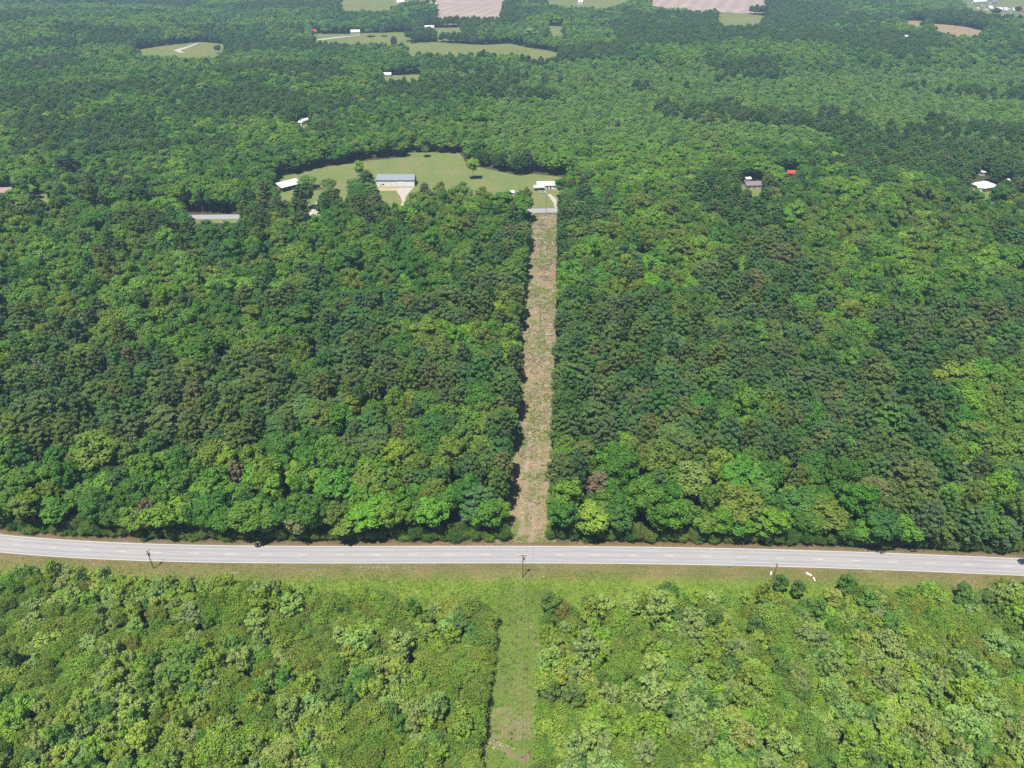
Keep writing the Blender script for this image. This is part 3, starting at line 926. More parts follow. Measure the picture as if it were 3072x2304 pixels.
# the open shed with a white roof
a = P(848, 577); b = P(907, 562); ang = math.atan2(b[1] - a[1], b[0] - a[0]); L = math.hypot(b[0] - a[0], b[1] - a[1])
clear_round(a[0], a[1], ang, L * .8, 10, 12)
sh = thing("open_shed", "open fronted shed with a bright white sloping roof among trees", "shed", (a[0], a[1], .02), ang)
m_ = MB(); m_.prism([(-.7, 3.4), (9.6, 4.6), (9.6, 4.76), (-.7, 3.56)], -.6, L + .6, 'x'); m_.build("roof", M["white_roof"], sh)
m_ = MB(); m_.box(0, L, 8.8, 9, -.2, 4.45); m_.build("back_wall", M["brown_wall"], sh)
for x0 in (0, L - .2):
    m_ = MB(); m_.prism([(3.5, -.2), (8.78, -.2), (8.78, 4.4), (3.5, 3.8)], x0, x0 + .18, 'x'); m_.build("side_wall", M["cream_wall"], sh)
for k in range(5):
    m_ = MB(); x0 = k * (L - .25) / 4; m_.box(x0, x0 + .25, .1, .35, -.2, 3.45); m_.build("post", M["cream_wall"], sh)

# the white house at the far end of the strip
house("white_house", "long white house with white roof at the far end of strip", "house", (1612, 568), (1672, 567), 8, 3.0, 1.7, "white_roof", "white_wall", wins=((.15, 1.4, 1, 2.2), (.33, 1.4, 1, 2.2), (.86, 1.3, 1, 2.2)), doors=((.5, 1.1, 2.1), (.66, 1.1, 2.1)), zc=12)
cp = thing("carport", "low white awning standing in front of the white house", "carport", (*P(1601, 573), .02), 0.05)
m_ = MB(); m_.prism([(0, 2.5), (4.6, 2.9), (4.6, 3.0), (0, 2.6)], 0, 8.4, 'x'); m_.build("roof", M["white_roof"], cp)
for px_ in (.1, 4.1, 8.1):
    for py_ in (.15, 4.3):
        m_ = MB(); m_.box(px_, px_ + .14, py_, py_ + .14, -.1, 2.5 if py_ < 1 else 2.87); m_.build("post", M["white_wall"], cp)
house("garden_shed", "small white shed between tree crowns left of the white house", "shed", (1530, 587), (1542, 587), 3, 2.5, .8, "white_roof", "white_wall", doors=((.5, 1, 2),), zc=9)
# right
house("hipped_house", "house with a large bright white hipped roof near the right edge", "house", (2950, 577), (2990, 570), 12, 3.2, 2.6, "white_roof", "cream_wall", 'hip', wins=((.3, 1.3, 1, 2.2), (.75, 1.3, 1, 2.2)), doors=((.5, 1, 2.1),), zc=15, over=.8)
house("garden_shed", "narrow white roofed shed touching the left side of hipped house", "shed", (2929, 575), (2944, 577), 8, 3.0, .6, "white_roof", "white_wall", 'shed', zc=12)
house("garden_shed", "tiny white roof in trees behind the hipped house", "shed", (2943, 527), (2954, 526), 4, 2.6, .6, "white_roof", "white_wall", zc=11)
house("garden_shed", "tiny white roof right of the hipped house", "shed", (3017, 551), (3027, 550), 3.5, 2.6, .5, "white_roof", "white_wall", zc=11)
house("grey_house", "grey roofed house half hidden by forest right of centre", "house", (2238, 567), (2288, 566), 8, 2.8, 1.9, "grey_roof", "cream_wall", wins=((.2, 1.3, 1, 2.1), (.8, 1.3, 1, 2.1)), doors=((.5, 1, 2),), zc=14, chimney=True)
house("garden_shed", "white roofed shed behind the grey roofed house", "shed", (2238, 547), (2252, 546), 4, 2.6, .8, "white_roof", "white_wall", zc=10)
house("red_barn", "small barn with red roof peeping out of the forest", "barn", (2362, 531), (2386, 531), 6, 3, 1.5, "red_paint", "brown_wall", zc=11)
house("brick_house", "house with pinkish brown roof cut by the left picture edge", "house", (-44, 592), (34, 589), 10, 2.8, 2.4, "pink_roof", "brown_wall", wins=((.7, 1.4, 1, 2.1), (.9, 1.3, 1, 2.1)), doors=((.8, 1, 2),), zc=12)
house("cottage", "small white roofed cottage in the upper left forest", "cottage", (910, 372), (929, 367), 5, 2.9, 1.2, "white_roof", "cream_wall", wins=((.3, 1, 1, 2),), doors=((.6, .9, 2),), zc=12)
house("garden_shed", "white roofed shed just left of the small forest cottage", "shed", (895, 375), (906, 376), 6, 2.6, .9, "white_roof", "white_wall", zc=12)
house("farm_house", "house with light blue roof beyond the forest at upper centre", "house", (1149, 232), (1173, 232), 9, 3, 2.2, "white_roof", "cream_wall", wins=((.25, 1.2, 1, 2.1), (.75, 1.2, 1, 2.1)), doors=((.5, 1, 2.1),), zc=12)
house("farm_house", "tiny pale roof in trees left of the light blue roofed house", "house", (960, 222), (972, 220), 8, 3, 2, "blue_roof", "cream_wall", doors=((.5, 1, 2.1),), zc=11)
house("farm_house", "white farmhouse beside two spreading trees on the far meadow", "house", (1053, 102), (1080, 101), 12, 3.2, 3, "white_roof", "white_wall", wins=((.2, 1.6, 1, 2.2), (.8, 1.6, 1, 2.2)), doors=((.5, 1.2, 2.2),), zc=8)
house("farm_house", "white farm building with red end in the far distance", "farm building", (1273, 89), (1302, 88), 12, 3.4, 3, "white_roof", "red_paint", doors=((.3, 3, 2.8),), zc=8)
house("farm_house", "white cottage under the broad pale tree in the distance", "cottage", (1592, 103), (1609, 103), 9, 3.2, 2.6, "white_roof", "white_wall", wins=((.25, 1.4, 1, 2.2),), doors=((.6, 1.2, 2.2),), zc=10)
house("farm_house", "white farmhouse at the top edge left of ploughed field", "house", (1192, 13), (1214, 12), 14, 4, 4, "white_roof", "white_wall", wins=((.3, 2, 1, 2.5),), doors=((.6, 1.6, 2.5),), zc=8)
house("poultry_house", "left one of two long white farm sheds near ploughed field", "farm shed", (1248, 18), (1274, 18), 14, 4, 3, "white_roof", "white_wall", doors=((.5, 3, 3),), zc=6)
house("poultry_house", "right one of two long white farm sheds near ploughed field", "farm shed", (1284, 19), (1308, 20), 14, 4, 3, "white_roof", "white_wall", doors=((.5, 3, 3),), zc=6)
house("farm_house", "white farmhouse at the top edge right of ploughed field", "house", (1734, 13), (1747, 13), 12, 5, 4, "white_roof", "white_wall", doors=((.5, 2, 2.5),), zc=8)
house("red_barn", "dark red barn at the left end of the far meadow", "barn", (941, 104), (952, 103), 10, 5, 3, "red_paint", "brown_wall", doors=((.5, 3, 3),), zc=8)
house("farm_house", "lone white house in forest below the brown dry field", "house", (2714, 116), (2725, 116), 8, 3, 2, "white_roof", "white_wall", doors=((.5, 1.5, 2.2),), zc=11)
for (x0, x1, y_, D_, rf, lb) in ((2876, 2889, 5, 14, "white_roof", "leftmost white roof of the small town at top right"), (2893, 2904, 4, 14, "white_roof", "second white roof from left in the small town"),
                             (2921, 2958, 10, 10, "white_roof", "longest white building of the small town at top right"), (2976, 2990, 12, 12, "grey_roof", "grey roofed building right of the longest town building"),
                             (2942, 2956, 26, 12, "grey_roof", "grey roofed house below the longest town building"), (2968, 2977, 31, 12, "white_roof", "small white house on the near edge of the town"),
                             (2992, 3006, 37, 10, "white_roof", "white house beside a round tree on town's near edge"), (3012, 3020, 37, 10, "white_roof", "smallest white house on the near edge of the town"),
                             (3038, 3046, 38, 10, "white_roof", "white house near the right end of the town"), (3058, 3078, 40, 12, "red_paint", "red roofed house at the right end of the town")):
    house("town_house", lb, "house", (x0, y_), (x1, y_), D_, 5, 4, rf, "white_wall", doors=((.5, 2, 2.5),), zc=5, over=1.0)


# ---- special single trees: (px, py of the crown's top, kind, colour, width scale, height scale, label)
SPECIAL = [
    (1896, 938, "b", (.17, .29, .03), 1.0, 1.0, "bright lime green tree standing alone among dark trees right of strip"),
    (1822, 668, "b", (.16, .27, .04), 1.1, 1.0, "yellow-green tree right of the far end of the cleared strip"),
    (1878, 790, "b", (.17, .26, .04), .8, .95, "small yellow-green tree below the larger one right of strip"),
    (2722, 690, "b", (.14, .24, .03), 1.5, 1.0, "very broad yellow-green tree in the upper right of the forest"),
    (2785, 628, "b", (.13, .19, .03), 2.0, 1.1, "widest olive-yellow crown below the white hipped roof at right"),
    (2540, 722, "b", (.16, .24, .03), .7, 1.0, "narrow yellow tree edge left of the broad yellow-green one"),
    (2290, 482, "b", (.09, .17, .03), 1.6, 1.0, "large light green tree behind the grey roofed house"),
    (2060, 440, "b", (.10, .18, .03), 1.5, 1.0, "large fresh green crown above the houses right of centre"),
    (2080, 1400, "b", (.115, .165, .04), 1.5, 1.1, "large pale olive tree near the highway right of the strip"),
    (2290, 1440, "b", (.075, .155, .03), 1.5, 1.0, "broad bright tree behind the roadside row on the right"),
    (2400, 1470, "b", (.05, .125, .028), 1.5, 1.05, "big round green tree next to the road on the right"),
    (1944, 1170, "p", (.105, .075, .05), 1.0, .95, "rusty brown pine in the forest right of the strip"),
    (694, 1385, "p", (.11, .10, .06), 1.1, .95, "pale brownish pine in the lower left of the forest"),
    (1800, 1420, "p", (.115, .10, .06), 1.1, .95, "brownish pine near the road right of the strip"),
    (2470, 1010, "p", (.11, .09, .055), 1.0, .9, "brown pine in the middle of the right forest"),
    (430, 1500, "p", (.10, .085, .055), .9, .9, "dull reddish brown pine beside the road on the left"),
    (880, 1530, "b", (.115, .14, .06), 1.1, .85, "pale olive leaved tree in the roadside row left of centre"),
    (2428, 1508, "b", (.08, .135, .025), 1.25, .9, "large bright green tree whose branches hang over the highway at right"),
    (2190, 1490, "b", (.10, .165, .03), 1.15, .85, "fresh green tree in the front row left of the overhanging one"),
    (2135, 1545, "b", (.09, .15, .028), 1.0, .7, "low bright tree at the forest edge right of the strip"),
    (2620, 1500, "b", (.10, .16, .03), 1.15, .85, "fresh green roadside tree right of the overhanging one"),
    (1680, 1480, "b", (.07, .13, .02), 1.0, .75, "bright green tree at the strip's right corner by the highway"),
    (1495, 1500, "b", (.085, .16, .025), .8, .75, "bright green small tree near strip's left corner by highway"),
    (2030, 1010, "b", (.075, .14, .05), 1.4, 1.0, "pale bluish green tree in the middle of the right forest"),
    (900, 1190, "b", (.07, .135, .045), 1.5, 1.0, "large pale green tree in the middle of the left forest"),
    (820, 870, "b", (.055, .11, .04), 1.2, 1.0, "rounded soft green crown in the left forest below the road"),
    (2950, 1370, "b", (.14, .20, .05), 1.1, .9, "pale yellow-green tree near the right edge of the picture"),
    (395, 1320, "b", (.13, .21, .04), .9, .95, "light yellow-green tree in the lower left forest"),
    (1075, 478, "b", (.13, .23, .03), 1.0, 1.05, "tall bright green tree left of the metal garage"),
    (1095, 512, "p", (.05, .09, .036), 1.9, .95, "broad dark tree standing on the lawn left of the garage"),
    (1060, 545, "b", (.05, .11, .03), 1.2, .8, "rounded green tree at the lawn edge left of the garage"),
    (1417, 470, "b", (.15, .24, .03), 1.0, 1.1, "yellow-green tree at the right end of the lawn"),
    (1310, 565, "b", (.14, .22, .03), 1.0, 1.0, "yellow-green tree in front of the lawn right of the garage"),
    (1272, 548, "p", (.085, .10, .05), 1.2, .95, "greyish pine right in front of the garage's right end"),
    (470, 465, "b", (.075, .125, .035), 2.1, 1.1, "huge round domed oak in the upper left of the forest"),
    (480, 605, "b", (.035, .10, .035), 2.0, .9, "wide dark green tree left of the open stretch of road"),
    (770, 565, "b", (.07, .16, .03), 1.4, 1.0, "rounded fresh green tree right of the open stretch of road"),
    (190, 465, "p", (.03, .055, .036), 2.3, 1.35, "very large dark cedar near the left edge behind the forest"),
    (180, 690, "b", (.15, .25, .03), .8, .95, "small lime green crown in the left forest"),
    (430, 680, "b", (.13, .23, .03), 1.0, .95, "yellow-green crown below the wide dark tree on the left"),
    (918, 530, "b", (.09, .16, .035), 2.1, .62, "green tree leaning over the right end of the white shed roof"),
    (1275, 437, "b", (.085, .13, .035), .75, .55, "lone small tree on the lawn behind the metal garage"),
    (1594, 80, "b", (.16, .24, .06), 2.6, 1.4, "broad pale green tree beside the white cottage far away"),
    (985, 536, "b", (.075, .14, .03), 1.3, .62, "rounded tree between the leaning tree and the lawn cluster"),
    (1062, 535, "b", (.075, .13, .03), 1.7, .85, "broad mid green tree in the cluster between the shed and garage"),
    (1108, 545, "b", (.085, .15, .03), 1.3, .75, "low bushy tree touching the left end of the sandy yard"),
    (985, 560, "b", (.09, .15, .03), 1.1, .55, "low green tree on the lawn edge right of open shed"),
    (1200, 66, "p", (.05, .08, .04), 1.4, 1.0, "dark conifer on the far meadow left of small woods"),
    (1180, 108, "p", (.045, .075, .04), 1.3, 1.0, "dark conifer at the near edge of the far meadow"),
    (1225, 92, "b", (.05, .09, .035), 1.8, 1.0, "large dark round tree where the two far meadows meet"),
    (650, 134, "b", (.04, .08, .03), 1.5, .8, "dark round tree inside the long far left field"),
    (2152, 34, "p", (.05, .085, .045), 1.2, .9, "small conifer at the left of the green field behind conifers"),
    (2992, 22, "b", (.04, .07, .04), 2.2, 1.0, "dark round tree beside houses of the small distant town"),
    (3058, 18, "b", (.045, .08, .045), 2.2, 1.0, "dark round tree at the right end of the distant town"),
    (1690, 84, "b", (.05, .1, .03), 1.3, .8, "small dark tree on the little far meadow"),
    (1107, 82, "b", (.07, .12, .04), 1.6, 1.0, "left one of two spreading trees on the far meadow"),
    (1147, 80, "b", (.05, .10, .04), 1.5, 1.0, "right one of two spreading trees on the far meadow"),
]

KINDS = {"b": ("broadleaf_tree", BROAD, "tree"), "p": ("pine_tree", PINE, "pine")}
special_xy = []
n_ind = {"b": 0, "p": 0}
for px, py, k, tint, ws, hs, lb in SPECIAL:
    tab = KINDS[k][1]
    v = tab[random.randrange(len(tab))]
    hs *= .9; ws *= .95
    x, y = P(px, py, v[3] * hs)
    special_xy.append((x, y, v[2] * ws * 0.75))
    plant(k, v, KINDS[k][0], lb, KINDS[k][2], (x, y, float(T(x, y))), random.uniform(0, 6.28), (ws, hs), tuple(c * .76 for c in tint), None)
    n_ind[k] += 1
for px, py, hs, lb in ((104, 1080, .9, "grey leafless dead tree near the left edge of the forest"), (771, 1075, .85, "grey bare tree among green crowns in the left forest"),
                       (3040, 1330, .8, "bare grey tree close to the right edge of the picture"), (222, 1262, .7, "pale dead tree in the lower left forest")):
    x, y = P(px, py, 18 * hs)
    t = thing("dead_tree", lb, "dead tree", (x, y, 0))
    link("trunk", bare_mesh("dead_trunk", 19 * hs, .26), t)
    special_xy.append((x, y, 3.4))


def keep_mask(X, Y, extra=0.0):
    ok = np.ones(len(X), bool)
    for poly, m in CLEAR: ok &= ~inside(poly, X, Y, max(0.0, m + extra))
    for sx, sy, r in special_xy: ok &= np.hypot(X - sx, Y - sy) > r
    return ok


# ---- forest between the highway and the far road: rows that follow the highway
GN = {"b": [], "p": []}          # points of the masses: x, y, z, variant, scale xy, scale z, rotation, tint
ROWN = 53
cand = []
for r in range(ROWN):
    sp = 6.8
    n = int(760 / sp)
    xs = -380 + sp * (np.arange(n) + (0.5 if r % 2 else 0)) + RNG.uniform(-2.1, 2.1, n)
    ys = road_y(np.clip(xs, -200, 200)) + 8.0 + 6.3 * r + RNG.uniform(-2.3, 2.3, n) * (1 if r else .4)
    for x, y in zip(xs, ys): cand.append((r, x, y))
cand = np.array(cand)
ok = keep_mask(cand[:, 1], cand[:, 2]) & (cand[:, 2] < 506) & ((RNG.random(len(cand)) > .035) | (cand[:, 0] < 1))
cand = cand[ok]
PN = fbm(cand[:, 1], cand[:, 2], 55, 5)
LN = fbm(cand[:, 1], cand[:, 2], 42, 15)
LN2 = fbm(cand[:, 1], cand[:, 2], 60, 19)
rows = {}
for i, (r, x, y) in enumerate(cand): rows.setdefault(int(r), []).append(i)
rg = random.Random(3)
SIDEN = {}
for r in sorted(rows):
    ids = sorted(rows[r], key=lambda i: cand[i][1])
    left = [i for i in ids if cand[i][1] < strip_l(cand[i][2])][::-1]
    right = [i for i in ids if cand[i][1] >= strip_l(cand[i][2])]
    for side, lst in (("left", left), ("right", right)):
        for k, i in enumerate(lst, 1):
            x, y = cand[i][1], cand[i][2]
            lowp = 0.12 if r < 2 else 0
            nearby = 0.06 if (y > 330) else 0
            thr = 0.50 + nearby + (.25 if 28 < x < 125 and y < 200 else 0) + (.1 if r < 2 else 0)
            kind = "p" if PN[i] + rg.uniform(-.12, .12) > thr else "b"
            if kind == "b":
                w_ = list(TBW)
                if r < 4: w_[2] += .14
                if LN[i] > .56: w_[2] += .8; w_[3] += .6; w_[5] += .08
                if LN[i] < .45: w_[0] += .9; w_[4] += .15
                if LN2[i] > .57: w_[3] += .7
                tone, tint = pick(TB, w_, rg)
            else:
                w_ = list(TPW)
                if x < -40 and y < 260: w_[1] += .4; w_[2] += .05
                tone, tint = pick(TP, w_, rg)
            tint = tuple(c * rg.uniform(.88, 1.14) for c in tint)
            tab = KINDS[kind][1]; vi = rg.randrange(len(tab)); v = tab[vi]
            sw = rg.uniform(.70, 1.25) * (1.06 if kind == "b" else 1.08); sh = rg.uniform(.66, 1.2)
            if rg.random() < 0.16: sw *= 1.4; sh *= 1.06
            if r == 0: sh *= .82
            # branches end at the edge of the cleared strip
            el, er = float(strip_l(y)) - .4, float(strip_r(y)) + .2
            rad_ = v[2] * sw * .93
            if el - rad_ < x < el + 1: x = el - rad_
            elif er - 1 < x < er + rad_: x = er + rad_
            px, py, _d = proj(x, y, v[3] * sh * .8)
            vis = -15 < px < 3087 and py < 2300
            rz = rg.uniform(0, 6.28)
            if vis and n_ind[kind] < 300:
                n_ind[kind] += 1
                what = "broadleaf tree" if kind == "b" else "pine"
                lb = f"{tone} {what}, {ordinal(k)} {side} of the cleared strip in {ordinal(r + 1)} forest row"
                plant(kind, v, KINDS[kind][0], lb, KINDS[kind][2], (x, y, 0), rz, (sw, sh), tint,
                      "broadleaf trees of the forest beyond the highway" if kind == "b" else "pines of the forest beyond the highway")
            else:
                GN[kind].append((x, y, 0, vi, sw, sh, rz, *tint))

# ---- everything farther away: points of two masses
def scatter(y0, y1, sp, seed, small):
    rg_ = np.random.default_rng(seed)
    out = []
    y = y0
    while y < y1:
        hw = 0.93 * y + 260
        n = int(2 * hw / sp)
        xs = -hw + sp * (np.arange(n) + rg_.random()) + rg_.uniform(-.38, .38, n) * sp
        ys = y + rg_.uniform(-.38, .38, n) * sp
        out.append(np.stack([xs, ys], 1))
        y += sp * 0.92
    return np.concatenate(out)


far = np.concatenate([scatter(506, 760, 6.0, 1, 0), scatter(760, 1250, 6.6, 2, 0), scatter(1250, 1900, 8.2, 3, 0), scatter(1900, 3900, 14, 4, 0)])
ok = keep_mask(far[:, 0], far[:, 1]) & (far[:, 1] > 500)
far = far[ok]
Xf, Yf = far[:, 0], far[:, 1]
pn = fbm(Xf, Yf, 120, 25); ln = fbm(Xf, Yf, 90, 35); yn = fbm(Xf, Yf, 260, 45)
fpx, fpy, _ = proj(Xf, Yf, T(Xf, Yf) + 10)
# the young, fine grained, light green wood fills the right-centre of the distance
young = sstep(1150, 1400, fpx + 500 * (yn - .5)) * sstep(130, 210, fpy + 60 * (yn - .5)) * (1 - sstep(430, 480, fpy + 40 * (yn - .5)))
rr = RNG.random(len(Xf)); r2 = RNG.random(len(Xf)); r3 = RNG.random(len(Xf))
pine = (pn + .14 * (rr - .5)) > np.where(young > .5, .66, np.where(fpy < 150, .50, .54))
TBa = np.array([c for _, c in TB]); TPa = np.array([c for _, c in TP])
rg = np.random.default_rng(77)
for i in range(len(Xf)):
    yb = young[i] > r2[i]
    d = Yf[i]
    grow = 1.0 + .22 * float(sstep(1250, 1300, d)) + .8 * float(sstep(1880, 1920, d))
    if pine[i] and not (yb and rr[i] < .7):
        t = TPa[rg.choice(4, p=TPW)]
        GN["p"].append((Xf[i], Yf[i], float(T(Xf[i], Yf[i])), rg.integers(len(PINE)), rg.uniform(.85, 1.25) * grow, rg.uniform(.65, .95), rg.uniform(0, 6.28), *(t * rg.uniform(.85, 1.15))))
    else:
        if yb:
            t = np.array([(.070, .132, .027), (.085, .145, .030), (.055, .112, .025), (.095, .140, .036)][rg.choice(4, p=[.35, .28, .25, .12])])
            sw, sh = rg.uniform(.55, .92) * grow, rg.uniform(.40, .66)
        else:
            w_ = np.array(TBW)
            if ln[i] > .53: w_ = w_ + np.array([0, .1, 1.1, .7, 0, .08])
            if ln[i] < .47: w_ = w_ + np.array([1.2, .1, 0, 0, .7, 0])
            if fpy[i] > 250 and fpy[i] < 420 and fpx[i] < 1300: w_ = w_ + np.array([0, 0, .3, .25, 0, .1])
            w_ = w_ / w_.sum()
            t = TBa[rg.choice(6, p=w_)] * 1.08
            sw, sh = rg.uniform(.75, 1.4) * grow, rg.uniform(.55, 1.0)
        GN["b"].append((Xf[i], Yf[i], float(T(Xf[i], Yf[i])), rg.integers(len(BROAD)), sw, sh, rg.uniform(0, 6.28), *(t * rg.uniform(.85, 1.15))))


# ---- scrub in the foreground
rg = random.Random(21)
sc_c = []
row = 0
while True:
    off = 14.5 + 3.4 * row
    if off > 118: break
    n = 86
    xs = -170 + 3.9 * (np.arange(n) + (.5 if row % 2 else 0)) + RNG.uniform(-1.3, 1.3, n)
    ys = road_y(xs) - off + RNG.uniform(-1.1, 1.1, n)
    for x, y in zip(xs, ys): sc_c.append((row, x, y))
    row += 1
sc_c = np.array(sc_c)
yl = np.interp(sc_c[:, 1], _bl[:, 0], _bl[:, 1])
ok = (sc_c[:, 2] < yl) & keep_mask(sc_c[:, 1], sc_c[:, 2])
sc_c = sc_c[ok]
FN = fbm(sc_c[:, 1], sc_c[:, 2], 16, 61)
TN = fbm(sc_c[:, 1], sc_c[:, 2], 26, 71)
n_c = {"c": 7, "f": 1}
GN["c"] = []; GN["f"] = []
rows = {}
for i, (r, x, y) in enumerate(sc_c): rows.setdefault(int(r), []).append(i)
for r in sorted(rows, reverse=True):
    ids = sorted(rows[r], key=lambda i: sc_c[i][1])
    fxl = lambda y: np.interp(y, [p[1] for p in fl[::-1]], [p[0] for p in fl[::-1]]) + 5
    left = [i for i in ids if sc_c[i][1] < fxl(sc_c[i][2])][::-1]
    right = [i for i in ids if sc_c[i][1] >= fxl(sc_c[i][2])]
    for side, lst in (("left", left), ("right", right)):
        for k, i in enumerate(lst, 1):
            x, y = sc_c[i][1], sc_c[i][2]
            kind = "c" if FN[i] + rg.uniform(-.15, .15) > .47 else "f"
            tab = COARSE if kind == "c" else FEATH
            w_ = list(TCW if kind == "c" else TFW)
            if kind == "c" and TN[i] < .4: w_[3] += .5; w_[1] += .3
            if kind == "f" and TN[i] > .6: w_[1] += .2
            tone, tint = pick(TC if kind == "c" else TF, w_, rg)
            tint = tuple(c * rg.uniform(.9, 1.12) for c in tint)
            vi = rg.randrange(len(tab)); v = tab[vi]
            sw = rg.uniform(.8, 1.35); sh = rg.uniform(.8, 1.5)
            if rg.random() < .06: sw *= 1.4; sh *= 1.2
            el = float(np.interp(y, [p[1] for p in fl[::-1]], [p[0] for p in fl[::-1]])); er = float(np.interp(y, [p[1] for p in fr[::-1]], [p[0] for p in fr[::-1]]))
            rad_ = v[2] * sw * .9
            if el - rad_ - 1.5 < x < el + 2:
                x = el - rad_; sh = max(sh, 1.25)
            elif er - 2 < x < er + rad_: x = er + rad_
            rz = rg.uniform(0, 6.28)
            px, py, _d = proj(x, y, v[3] * sh * .6)
            vis = -25 < px < 3097 and -20 < py < 2345
            if not vis and not (-500 < px < 3570 and py < 2700): continue
            if vis and n_c[kind] < 300:
                n_c[kind] += 1
                if kind == "c":
                    lb = f"{tone} coarse-leaved tree, {ordinal(k)} {side} of the green strip in {ordinal(r + 1)} scrub row"
                    plant(kind, v, "young_tree", lb, "young tree", (x, y, 0.02), rz, (sw, sh), tint, "young trees of the scrub in the foreground")
                else:
                    lb = f"{tone} fine-leaved bush, {ordinal(k)} {side} of the green strip in {ordinal(r + 1)} scrub row"
                    plant(kind, v, "leafy_bush", lb, "bush", (x, y, 0.02), rz, (sw, sh), tint, "bushes of the scrub in the foreground", tn="stem")
            else:
                GN[kind].append((x, y, 0.02, vi, sw, sh, rz, *tint))
for px, py, k, sw, sh, tint, lb in ((2350, 1722, "c", 1.0, 1.1, (.045, .092, .02), "tall dark green young tree right below the right power pole"),
                                   (2402, 1738, "c", .9, 1.1, (.05, .1, .022), "dark young tree right of the tallest one near the litter"),
                                   (2552, 1722, "c", 1.25, 1.2, (.05, .102, .022), "dark rounded young tree standing out right of the white litter"),
                                   (2010, 1752, "f", 1.3, 1.2, (.05, .1, .02), "dark bush at the upper scrub edge right of green strip"),
                                   (150, 1688, "c", 1.3, 1.3, (.04, .072, .026), "tall dark tree at the scrub's upper edge on the left"),
                                   (235, 1712, "c", 1.1, 1.1, (.045, .08, .028), "dark tree right of the tallest one at upper left scrub edge"),
                                   (1232, 1790, "c", 1.1, 1.4, (.06, .12, .02), "tall slim green young tree left of the green strip"),
                                   (1000, 1800, "c", .9, 1.2, (.06, .115, .022), "darker young tree at the scrub edge left of centre")):
    tab = COARSE if k == "c" else FEATH
    v = tab[1]
    x, y = P(px, py, v[3] * sh)
    plant(k, v, "young_tree" if k == "c" else "leafy_bush", lb, "young tree" if k == "c" else "bush", (x, y, .02), 1.0, (sw, sh), tint, None, tn="trunk" if k == "c" else "stem")
print("individual", n_ind, n_c, {k: len(v) for k, v in GN.items()})


def mass(name, key, tab, label, cat):
    """one object whose geometry nodes stand the crowns and trunks of the single trees on points"""
    A = np.array(GN[key], dtype=np.float64)
    if not len(A): return
    me = bpy.data.meshes.new(name)
    me.vertices.add(len(A)); me.vertices.foreach_set("co", A[:, :3].astype(np.float32).ravel())
    def att(n, t, data, f):
        a = me.attributes.new(n, t, 'POINT'); a.data.foreach_set(f, data)
    att("pick", 'INT', A[:, 3].astype(np.int32), "value")
    att("size", 'FLOAT_VECTOR', np.stack([A[:, 4], A[:, 4], A[:, 5]], 1).astype(np.float32).ravel(), "vector")
    att("turn", 'FLOAT_VECTOR', np.stack([A[:, 6] * 0, A[:, 6] * 0, A[:, 6]], 1).astype(np.float32).ravel(), "vector")
    att("tint", 'FLOAT_VECTOR', A[:, 7:10].astype(np.float32).ravel(), "vector")
    o = link(name, me)
    tag(o, label, cat, kind="stuff")
    # objects that carry each crown and trunk mesh: the first plant of the kind that uses it
    src = []
    for crown, trunk, _r, _h in tab:
        c = next(x for x in COL.objects if x.type == 'MESH' and x.data == crown)
        t = next((x for x in COL.objects if x.type == 'MESH' and x.data == trunk), None)
        src.append((c, t))
    ng = bpy.data.node_groups.new(name, 'GeometryNodeTree')
    ng.interface.new_socket("Geometry", in_out='INPUT', socket_type='NodeSocketGeometry')
    ng.interface.new_socket("Geometry", in_out='OUTPUT', socket_type='NodeSocketGeometry')
    gi = ng.nodes.new("NodeGroupInput"); go = ng.nodes.new("NodeGroupOutput")
    allj = ng.nodes.new("GeometryNodeJoinGeometry")
    for c, t in src[::-1]:
        j = ng.nodes.new("GeometryNodeJoinGeometry")
        for ob in (c, t):
            if ob is None: continue
            oi = ng.nodes.new("GeometryNodeObjectInfo"); oi.transform_space = 'ORIGINAL'
            oi.inputs["Object"].default_value = ob; oi.inputs["As Instance"].default_value = False
            ng.links.new(oi.outputs["Geometry"], j.inputs[0])
        ti = ng.nodes.new("GeometryNodeGeometryToInstance")
        ng.links.new(j.outputs[0], ti.inputs[0]); ng.links.new(ti.outputs[0], allj.inputs[0])
    ip = ng.nodes.new("GeometryNodeInstanceOnPoints")
    ng.links.new(gi.outputs[0], ip.inputs["Points"]); ng.links.new(allj.outputs[0], ip.inputs["Instance"])
    ip.inputs["Pick Instance"].default_value = True
    def named(n, t):
        a = ng.nodes.new("GeometryNodeInputNamedAttribute"); a.data_type = t; a.inputs["Name"].default_value = n
        return next(s for s in a.outputs if s.enabled)
    ng.links.new(named("pick", 'INT'), ip.inputs["Instance Index"])
    er = ng.nodes.new("FunctionNodeEulerToRotation"); ng.links.new(named("turn", 'FLOAT_VECTOR'), er.inputs[0]); ng.links.new(er.outputs[0], ip.inputs["Rotation"])
    ng.links.new(named("size", 'FLOAT_VECTOR'), ip.inputs["Scale"])
    ng.links.new(ip.outputs[0], go.inputs[0])
    md = o.modifiers.new("plants", 'NODES'); md.node_group = ng
    return o


mass("broadleaf_forest", "b", BROAD, "green broadleaf forest stretching to the top of the picture", "forest")
mass("pine_forest", "p", PINE, "dark pines mixed into the forest up to the horizon", "forest")
mass("scrub_trees", "c", COARSE, "coarse-leaved scrub trees at the bottom of the picture", "scrub")
